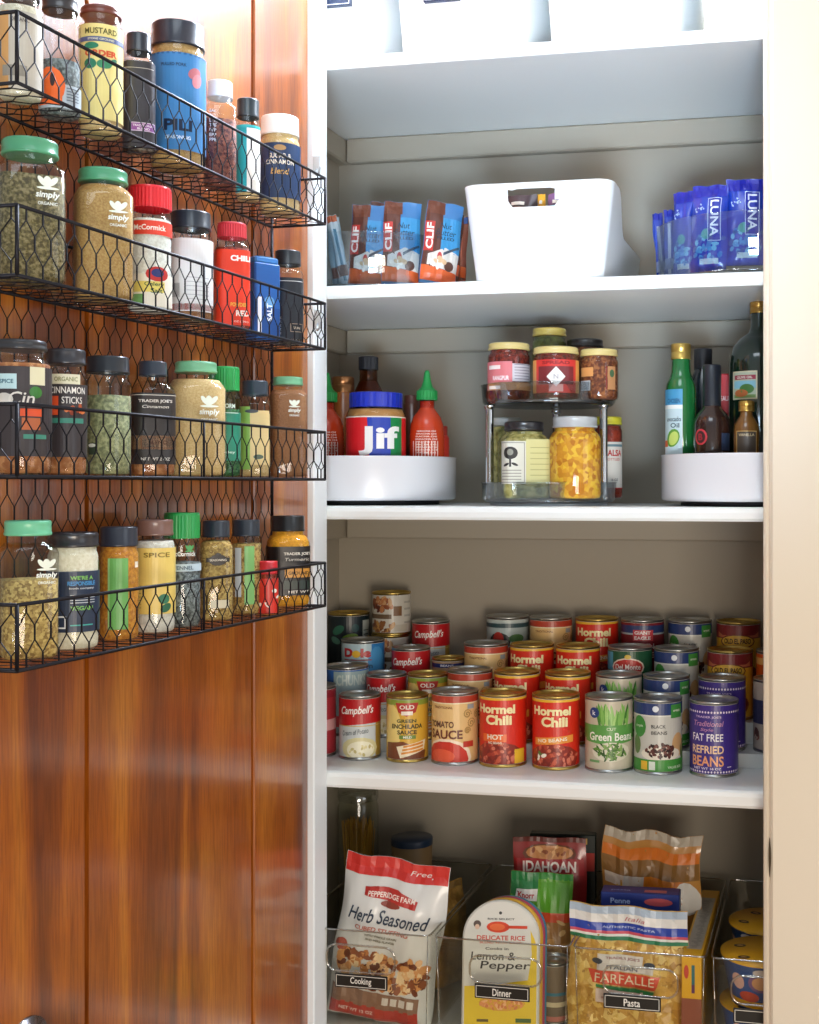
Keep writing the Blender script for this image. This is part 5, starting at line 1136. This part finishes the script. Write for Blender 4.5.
# behind it: bread cube bag and a blue lidded tub
flatbag('pasta_bag', 'clear bag of brown cubes behind the stuffing bag, Cooking bin', 'bag', 448, 0, 1.965, .055, .165, .024, speck('#8c6424', '#c89a4a', 60, '#a87c34'), R_(-3), lambda L, w, h: L.rect(-w*.95, h*.93, w*.95, h*.99, '#8a6a3a', 1), seed=9, rz=R_(60), x=onY(440, 1.955))
x = onY(412, 2.07); r = .035
m = MB(); m.lathe([(0, 0), (r*.92, 0), (r, .004), (r, .200), (r*.97, .204)], pm('#8a6f4a', .5), 36)
t = thing('food_tub', 'tub with a dark blue lid at the back of the Cooking bin', 'tub', (x, 2.07, zf), 0); m.build('tub_body', t)
m = MB(); m.lathe([(r*1.03, .202), (r*1.03, .212), (r, .214), (0, .214)], pm('#22344c', .4), 36, cap=False); m.build('lid', t)
# spaghetti in a tall glass canister
yy = 2.095; x = XL+.064; r = .036; zt_ = zat(792, x, yy)-S5
cz = S5+.0040
t = thing('spaghetti_canister', 'tall glass canister of dry spaghetti in the back left corner', 'canister', (x, yy, cz), 0)
m = MB(); m.lathe([(r*.9, 0), (r, .004), (r, zt_-.03), (r*.93, zt_-.022), (r*.93, zt_-.004)], glass('#eef0e8', .6), 40, cap=False); m.build('canister_glass', t)
m = MB(); m.lathe([(r*.99, zt_-.016), (r*.99, zt_-.002), (r*.95, zt_), (0, zt_)], glass('#d8dcd8', .7, base=.2), 40, cap=False); m.build('lid', t)
m = MB(); rg = random.Random(2); SPA = pm('#c9983a', .5)
for i in range(230):
    a, q = rg.uniform(0, 2*pi), sqrt(rg.random())*(r-.010); x2, y2 = q*cos(a), q*sin(a); m.seg4((x2*.6, y2*.6, .004), (x2+rg.uniform(-.005, .005), y2+rg.uniform(-.005, .005), zt_*.78+rg.uniform(-.012, .012)), .0010, SPA, 4)
o = m.build('spaghetti_strands', t); o['kind'] = 'stuff'

# ---- dinner bin
def arch(name, label, px, y, w, h, tilt, col, design=None, cat='packet', grp='arch-topped rice packets', th=.006, dx=0):
    x = onY(px, y)+dx; t = thing(name, label, cat, (x, y, zf+.0005), face_cam(x, y)*.55, grp); t.rotation_euler = (tilt, 0, t.rotation_euler[2])
    P = [(-w, 0), (w, 0)]+[(w*cos(pi*i/24), h-w*.95+w*.95*sin(pi*i/24)) for i in range(25)]
    m = MB(); n = len(P); e = .92
    vs = [(a*.96, -th/2-.001, b*.985+.001) for a, b in P]+[(a, -th/2+.0015, b) for a, b in P]+[(a, th/2, b) for a, b in P]
    m.add(vs, [tuple(range(n))]+[(i, (i+1) % n, (i+1) % n+n, i+n) for i in range(n)]+[(n+i, n+(i+1) % n, (i+1) % n+2*n, i+2*n) for i in range(n)]+[tuple(range(2*n, 3*n))[::-1]], pm(col, .35, coat=.3)); m.build('packet_body', t)
    if design: 
        L = Lab(lambda u, v, o: (u, -th/2-.001-o, v), du=9); design(L, w, h, P); L.mb.build('printed_front', t)
    return t
def d_rice(L, w, h, P):
    L.put([[(a*.95, b*.98+.002) for a, b in P if 1]], '#dcdcd4', .5)
    L.poly([(-w*.93, .004), (w*.93, .004), (w*.93, h*.42), (w*.4, h*.40), (-w*.2, h*.37), (-w*.93, h*.36)], '#e8c82c', 1); L.poly([(w*.70, h*.4), (w*.93, h*.4), (w*.93, h*.66), (w*.86, h*.72), (w*.76, h*.78), (w*.80, h*.6)], '#e8c82c', 1.1)
    L.ell(-w*.02, h*.905, w*.04, h*.012, '#3a3a3a', 2); L.text('RICE SELECT', 0, h*.86, w*.7, h*.014, '#4a4a4a', 3); L.ell(-w*.08, h*.80, w*.30, h*.042, '#d8401c', 2); L.ell(-w*.1, h*.80, w*.2, h*.026, '#e86a34', 2.5); L.rect(w*.15, h*.79, w*.68, h*.812, '#d8401c', 2)
    L.ell(-w*.62, h*.82, w*.1, h*.028, '#5a4a44', 2); L.ell(-w*.62, h*.80, w*.06, h*.02, '#e0c0a8', 3); L.text('DELICATE RICE', 0, h*.72, w*1.25, h*.035, '#c83a2c', 3, .02); L.text('BLEND WITH ORZO', 0, h*.685, w*1.1, h*.016, '#c8604c', 3)
    L.text('Cooks in', -w*.1, h*.64, w*.6, h*.02, '#4a4a4a', 3); L.text('Lemon &', -w*.2, h*.585, w*1.15, h*.06, '#2c2a2c', 3, .01, .1); L.text('Pepper', w*.12, h*.51, w*1.3, h*.075, '#2c2a2c', 3, .01, .1)
    L.ell(w*.05, h*.24, w*.6, h*.06, '#e0a83c', 2); L.blobs(-w*.5, h*.19, w*.6, h*.29, 60, w*.06, ['#e8985c', '#f0b880', '#d8824a'], 2.5); L.rect(-w*.6, h*.10, -w*.3, h*.12, '#6a5a2c', 2); L.rect(w*.4, h*.10, w*.8, h*.13, '#4a6a34', 2)
bx0, bx1, bxc = BINS[1]
ah = zat(904, onY(501, 1.825), 1.825)-zf+.004
arch('rice_packet', 'white arched lemon pepper rice packet at the front of the Dinner bin', 500, 1.812, .0585, ah, R_(-7), '#dcdcd4', d_rice)
for k, (c, lab, dx, hh) in enumerate((('#d8a83c', 'yellow arched packet just behind the lemon pepper packet', .004, ah), ('#c0506c', 'pink edged arched packet, third in the Dinner bin stack', .008, ah-.001), ('#4a94b8', 'pale blue edged arched packet, last of the stack in the Dinner bin', .011, ah-.003))):
    arch('rice_packet', lab, 501, 1.8222+k*.0095, .0580, hh, R_(-7), c, None, dx=dx)
# can lying behind
y = 1.882; x = onY(555, y)
t = thing('food_can', 'small striped can standing behind the rice packets in the Dinner bin', 'can', (x, y, zf), face_cam(x, y)); b, l = can_mesh(.024, .095, TIN, lambda L, H: (L.rect(-3.1, 0, 3.1, H, '#7a6a54', .2), L.rect(-3.1, 1.2, 3.1, 1.5, '#d8c8a0', 1), L.rect(-3.1, 1.9, 3.1, 2.1, '#3a7a8a', 1), L.rect(-3.1, .3, 3.1, .6, '#c87a6a', 1))); b.build('can_body', t); l.build('label', t)
def d_knorr(L, w, h):
    L.rect(-w*.99, h*.68, w*.99, h*.96, '#5ea42c', .8); L.rect(-w*.99, h*.82, -w*.1, h*.999, '#1d7a3c', 1); L.rect(-w*.1, h*.95, w*.99, h*.999, '#2f8a34', 1); L.poly([(-w*.85, h*.79), (-w*.12, h*.79), (-w*.1, h*.88), (-w*.8, h*.87)], '#f0ece6', 2); L.text('Knorr', -w*.48, h*.83, w*.55, h*.045, '#c0302c', 3, .03)
    L.rect(-w*.2, h*.64, w*.99, h*.71, '#d8502c', 2); L.rect(-w*.99, 0, w*.99, h*.68, '#a8743c', 1.2); L.blobs(-w*.9, h*.35, w*.9, h*.64, 24, w*.16, ['#c89454', '#8c5a2c', '#e0b474'], 2, False, .5); L.rect(w*.3, h*.24, w*.75, h*.42, '#e8dcc8', 3); L.rect(w*.42, h*.27, w*.6, h*.39, '#b88a5c', 4)
flatbag('pasta_side_packet', 'green and brown pasta side packet behind the rice packets, Dinner bin', 'packet', 537, 873, 1.925, .050, .19, .009, pm('#7a9a3c', .35, coat=.4), R_(-5), d_knorr, seed=3, rz=R_(6), roll=R_(1.5), wr=.0008)
def d_idaho(L, w, h):
    L.ell(0, h*.895, w*.75, h*.065, '#6a3a20', 1); L.ell(0, h*.90, w*.66, h*.05, '#c88a54', 2); L.blobs(-w*.5, h*.88, w*.5, h*.93, 16, w*.1, ['#8c4a24', '#e0b078', '#b8804c'], 2.5); L.rect(-w*.95, h*.76, w*.95, h*.865, '#a01c20', 3.2); L.text('IDAHOAN', .0, h*.815, w*1.5, h*.07, '#f2e8e0', 4, .03)
    L.rect(-w*.99, h*.97, w*.99, h*.999, '#5c2018', 3); L.rect(-w*.99, h*.2, w*.99, h*.35, '#c89a4a', 2)
flatbag('potato_packet', 'dark red instant potatoes packet standing at the back of the Dinner bin', 'packet', 549, 838, 1.985, .060, .215, .010, pm('#8c1c1c', .35, coat=.4), R_(-3), d_idaho, seed=6, rz=R_(6), wr=.0008)
y = 2.04; x = onY(571, y); t = thing('food_box', 'thin black box rising behind the instant potatoes packet', 'box', (x-.01, y, zf), R_(6)); hh = zat(833, x, y)-zf
m = MB(); m.bbox(-.058, -.010, 0, .052, .010, hh, pm('#1c2420', .4), .0015); m.build('carton', t)
L = Lab(Sflat(1, -.010), du=9); L.rect(.014, hh-.016, .038, hh-.006, '#c8a050', 1); L.rect(.02, hh-.06, .05, hh-.03, '#b02c24', 1); L.mb.build('printed_front', t)

# ---- pasta bin
def farf(L, w, h):
    rg = random.Random(12)
    for i in range(170):       # bow ties printed in colours of the pasta behind the film
        u, v, s_, a = rg.uniform(-w*.9, w*.9), rg.uniform(h*.02, h*.80), w*.14, rg.uniform(0, pi); c = rg.choice(['#d8b45c', '#c89a40', '#e6c878', '#b88a38']); f = lambda x, y: (u+x*cos(a)-y*sin(a), v+x*sin(a)+y*cos(a)); lay = .3+i*.006
        L.poly([f(-s_, -s_*.6), f(0, -s_*.15), f(0, s_*.15), f(-s_, s_*.6)], c, lay); L.poly([f(0, -s_*.15), f(s_, -s_*.6), f(s_, s_*.6), f(0, s_*.15)], c, lay); L.ell(u, v, s_*.18, s_*.22, '#a87c30', lay+.05, a, 6)
    L.rect(-w*1.0, h*.93, w, h*.995, '#a8b8c8', 2); L.rect(-w*1.0, h*.875, w, h*.94, '#dcdad4', 2.2); L.text('Italia', w*.1, h*.905, w*.35, h*.03, '#b8606c', 4, 0, .3); L.rect(-w*1.0, h*.815, w, h*.875, '#2440a0', 2.2); L.text('AUTHENTIC PASTA', .0, h*.845, w*.9, h*.016, '#b8c4e0', 4); L.rect(-w*1.0, h*.795, w, h*.815, '#c85060', 2.2); L.rect(-w*1.0, h*.78, w, h*.795, '#e6e2d4', 2.2); L.rect(-w*1.0, h*.755, w, h*.78, '#2f7a4c', 2.2)
    L.rect(-w*.5, h*.61, w*.3, h*.67, '#dcd6ce', 3); L.text("TRADER JOE'S", -w*.05, h*.645, w*.6, h*.022, '#8c4044', 4); L.ell(-w*.5, h*.62, w*.1, h*.02, '#2c3440', 4); L.ell(w*.42, h*.62, w*.1, h*.02, '#2c3440', 4); L.text('ITALIAN', -w*.05, h*.585, w*.55, h*.028, '#3c4658', 4); L.rect(-w*.5, h*.56, w*.5, h*.61, '#cfc8c0', 2.8)
    L.poly([(-w*.66, h*.56), (w*.62, h*.55), (w*.56, h*.45), (-w*.56, h*.47)], '#d04428', 3.2); L.text('FARFALLE', 0, h*.508, w*1.05, h*.062, '#e8d8b8', 4.5, .0); L.poly([(-w*.5, h*.46), (w*.55, h*.44), (w*.5, h*.41), (-w*.5, h*.44)], '#2f8a4c', 3.4); L.rect(-w*.5, h*.33, w*.5, h*.43, '#dcc8bc', 3); L.rect(-w*.4, h*.36, w*.3, h*.375, '#b8948c', 3.5); L.ell(w*.66, h*.42, w*.14, h*.07, '#d8a84a', 3.6)
flatbag('farfalle_bag', 'clear bag of farfalle pasta with striped header at the front of the Pasta bin', 'bag', 625, 907, 1.815, .0885, .2, .024, speck('#b88a3c', '#e0bc6c', 70, '#cfa450'), R_(-5), farf, seed=8, rz=R_(-1), roll=R_(1), crimp=.22, wr=.0016)
def d_bluebox(L, w, h): L.rect(-w*.9, h*.9, w*.9, h*.98, '#2c4090', 1)
y = 1.90; x = onY(641, y); hh = zat(890, x, y)-zf
t = thing('pasta_box', 'dark blue pasta box standing behind the farfalle bag', 'box', (x, y, zf), R_(3))
m = MB(); m.bbox(-.060, -.0175, 0, .060, .0175, hh, pm('#22357e', .4), .0015); m.build('carton', t)
L = Lab(lambda u, v, o: (u, -.0175+v, hh+o), du=9); L.rect(-.058, .002, .058, .016, '#22398c', 1); L.rect(.006, .006, .04, .018, '#c86a74', 2); L.text('pasta', -.03, .012, .03, .007, '#8ca4d8', 2)
L2 = Lab(Sflat(1, -.0175), L.mb, du=9); L2.text('Penne', -.03, hh-.012, .03, .008, '#a8bce8', 1); L2.ell(.028, hh-.012, .022, .006, '#c85a60', 1); L.mb.build('printed_panel', t)
def d_org(L, w, h):
    L.rect(-w*.99, h*.94, w*.99, h*.999, '#b8b0a0', 1); L.rect(-w*.99, h*.835, w*.99, h*.90, '#d8792c', 1); L.rect(-w*.99, h*.74, w*.99, h*.835, '#8a6434', 1); L.rect(-w*.55, h*.55, -w*.12, h*.74, '#d8d2c8', 2); L.rect(-w*.12, h*.5, w*.52, h*.74, '#e88a20', 2.5); L.ell(w*.78, h*.64, w*.22, h*.1, '#dcd8d0', 3, .3); L.rect(-w*.95, h*.68, -w*.55, h*.74, '#e0d4c4', 2)
    for i in range(12): L.ell(-w*.75+(i % 3)*w*.08, h*(.45+.02*i), w*.03, h*.05, '#d8a84a', 3, .1, 6)
    L.rect(w*.52, h*.55, w*.7, h*.74, '#c87a3c', 2)
flatbag('pasta_bag', 'orange and white pasta bag with crumpled clear top in the Pasta bin', 'bag', 644, 832, 1.985, .080, .23, .02, pm('#c08a44', .3, coat=.5), R_(-3), d_org, seed=14, rz=R_(-1), roll=R_(3), wr=.003)
# long yellow box on its edge along the right side of the bin
bx0, bx1, bxc = BINS[2]
t = thing('noodle_box', 'long narrow yellow box standing along the right wall of the Pasta bin', 'box', (bx1-.022, BF+.014, zf+.0003), 0)
zt2 = zat(957, bx1-.022, BF+.014)-zf; yl = .30; hw = .0145
YEL = pm('#e2aa16', .4)
m = MB(); m.bbox(-hw, 0, 0, hw, yl, zt2, YEL, .001); m.build('carton', t)
L = Lab(lambda u, v, o: (u, v, zt2+o), du=9); L.rect(-hw*.75, .03, hw*.75, yl-.04, '#b0aca0', 1); rg = random.Random(4)
for i in range(60): L.rect(-hw*.6+rg.uniform(0, hw*.8), .035+i*.0037, -hw*.6+rg.uniform(hw*.8, hw*1.2), .0362+i*.0037, '#6c6a64', 2)
L2 = Lab(lambda u, v, o: (u, -o, v), L.mb, du=9); L2.ell(-.0075, zt2-.022, .0035, .010, '#c8402c', 1); L2.rect(.0, zt2-.052, .0045, zt2-.012, '#1c6a74', 1); L2.rect(.0, zt2-.052, .0045, zt2-.040, '#5c2c5c', 2); L2.rect(-hw, .0, hw, zt2-.06, '#8c4a34', .8)
L.mb.build('printed_panel', t)

# ---- noodle cups
def cup(x, y, z, label, rz, proto=[None]):
    if proto[0]: return dup(proto[0], (x, y, z), rz, label)
    t = thing('noodle_cup', label, 'cup', (x, y, z), rz, 'blue noodle cups with gold lids'); r1, r2, h = .046, .0600, .069
    m = MB(); m.lathe([(0, 0), (r1, 0), (r1+.001, .003), (r2, h-.003), (r2+.0015, h-.002), (r2+.0015, h), (0, h)], pm('#1f56a8', .35, coat=.2), 48, cap=False); m.build('cup_body', t)
    m = MB(); m.lathe([(r2+.002, h-.001), (r2+.0022, h+.0012), (0, h+.0014)], pm('#d8a21c', .45, bump=.1), 56, cap=False)
    vs = [(.012*sin(a)-.0, -(r2+.010)+(.012)*(1-cos(a))*.9, h+.0012) for a in [pi*2*i/16 for i in range(16)]]; m.add(vs, [tuple(range(16))[::-1]], pm('#e0b030', .45)); 
    L = Lab(lambda u, v, o: (u, v, h+.0014+o), m, du=9); 
    for a, b in ((-.03, -.026), (.03, -.026), (-.032, .02), (.024, .028)): L.ell(a, b, .009, .006, '#3c2a1c', 1); L.ell(a, b, .005, .003, '#c89a60', 2)
    m.build('foil_lid', t)
    L = Lab(lambda u, v, o: ((r1+(r2-r1)*v/h+o+.0006)*sin(u), -(r1+(r2-r1)*v/h+o+.0006)*cos(u), v), du=.13)
    L.ell(-.15, h*.62, .34, .014, '#7a5a8c', 1); L.ell(-.15, h*.62, .24, .010, '#d8a070', 2); L.ell(-.15, h*.86, .2, .005, '#e6e0e0', 2); L.ell(-.8, h*.6, .2, .012, '#d8b0a8', 1); L.ell(.75, h*.55, .25, .012, '#e8e0d8', 1); L.rect(-1.4, h*.05, 1.4, h*.2, '#e0b02c', 1); L.text('MAC', .35, h*.35, .4, .010, '#f0f0f0', 2, .03); L.ell(-.5, h*.3, .3, .008, '#c84a34', 1)
    L.mb.build('cup_print', t); proto[0] = t; return t
bx0, bx1, bxc = BINS[3]
xcup = bx0+.068
cup(xcup, BF+.075, zf, 'blue noodle cup at the front bottom of the right bin', .2)
cup(xcup+.001, BF+.076, zf+.0710, 'blue noodle cup with gold lid stacked at the front of the right bin', .15)
cup(xcup+.004, BF+.205, zf, 'blue noodle cup at the bottom behind the front stack', -.3)
cup(xcup+.003, BF+.206, zf+.0710, 'blue noodle cup with gold lid stacked second from the front in the right bin', -.4)

# small clear hooks on the left casing
for i, (px, py) in enumerate(((321, 172), (322, 326))):
    x = onY(px, FY); z = zat(py, x, FY); t = thing('wall_hook', ('small clear adhesive hook on the left casing beside the top basket', 'small clear adhesive hook on the left casing below the second basket')[i], 'hook', (x-.006, FY-.0003, z), 0)
    m = MB(); m.bbox(-.006, -.002, -.004, .006, 0, .024, pm('#d4dde0', .3, coat=.3), .0008); m.build('back_plate', t)
    m = MB(); m.tube([(.0, -.002, .004), (.0005, -.006, -.004), (.003, -.010, -.0075), (.008, -.012, -.004), (.0105, -.0125, .004)], .0016, pm('#b9c2c6', .2, .3), 8); m.build('hook_arm', t)

# ---------------------------------------------------------------- camera and light
cam = bpy.data.cameras.new('camera'); co = bpy.data.objects.new('camera', cam); COL.objects.link(co)
co.location = (0, 0, H); co.rotation_euler = (pi/2, 0, A); cam.sensor_width = 36; cam.sensor_fit = 'AUTO'; cam.lens = FPX/1024*36
cam.shift_x = -(CX-409.5)/1024; cam.shift_y = -(512-CY)/1024; cam.clip_start = .05; scene.camera = co
def area(name, loc, target, sx, sy, power, col):
    l = bpy.data.lights.new(name, 'AREA'); l.shape = 'RECTANGLE'; l.size = sx; l.size_y = sy; l.energy = power; l.color = col
    o = bpy.data.objects.new(name, l); COL.objects.link(o); o.location = loc
    o.rotation_euler = (Vector(target)-Vector(loc)).to_track_quat('-Z', 'Y').to_euler(); return o
w = bpy.data.worlds.new('room'); scene.world = w; w.use_nodes = True; nt = w.node_tree; bg = nt.nodes['Background']
tc = nt.nodes.new('ShaderNodeTexCoord'); sp = nt.nodes.new('ShaderNodeSeparateXYZ'); nt.links.new(tc.outputs['Generated'], sp.inputs[0])
mr = nt.nodes.new('ShaderNodeMapRange'); mr.inputs['From Min'].default_value = -1; nt.links.new(sp.outputs['Z'], mr.inputs['Value'])
cr = nt.nodes.new('ShaderNodeValToRGB'); e = cr.color_ramp.elements; e[0].position = .35; e[0].color = (.95, .72, .5, 1); e[1].position = .7; e[1].color = (.8, .9, 1, 1)
nt.links.new(mr.outputs[0], cr.inputs[0]); nt.links.new(cr.outputs[0], bg.inputs['Color']); bg.inputs['Strength'].default_value = .55
area('pantry_top_light', (-.40, 1.93, 2.50), (-.40, 1.95, 1.6), .8, .3, 78, (.74, .84, 1))
area('pantry_front_light', (-.46, 1.69, 2.60), (-.46, 1.80, 1.6), .42, .05, 4.5, (.82, .92, 1))
area('room_ceiling_light', (-.3, .45, 2.70), (-.45, 1.9, 1.45), .7, .5, 5, (.82, .92, 1))
area('room_window', (1.7, .5, 1.7), (-.7, 1.6, 1.6), 1.0, 1.4, 7.5, (.84, .92, 1))
l = area('upper_shelf_fill', (.0, -.3, 1.15), (-.4, 2.0, 2.12), .5, .35, 2.6, (.60, .79, 1)); l.data.spread = R_(34)  # added cool fill, aimed up to brighten the upper shelves and their undersides
area('kitchen_lamp', (.5, -.5, .9), (-.3, 1.9, .6), .7, .6, 24, (1, .88, .74))
try:
    scene.cycles.transparent_max_bounces = 32
except Exception: pass
scene.view_settings.view_transform = 'Standard'; scene.view_settings.look = 'None'; scene.view_settings.gamma = 1; scene.view_settings.use_curve_mapping = False; scene.view_settings.exposure = 0.0
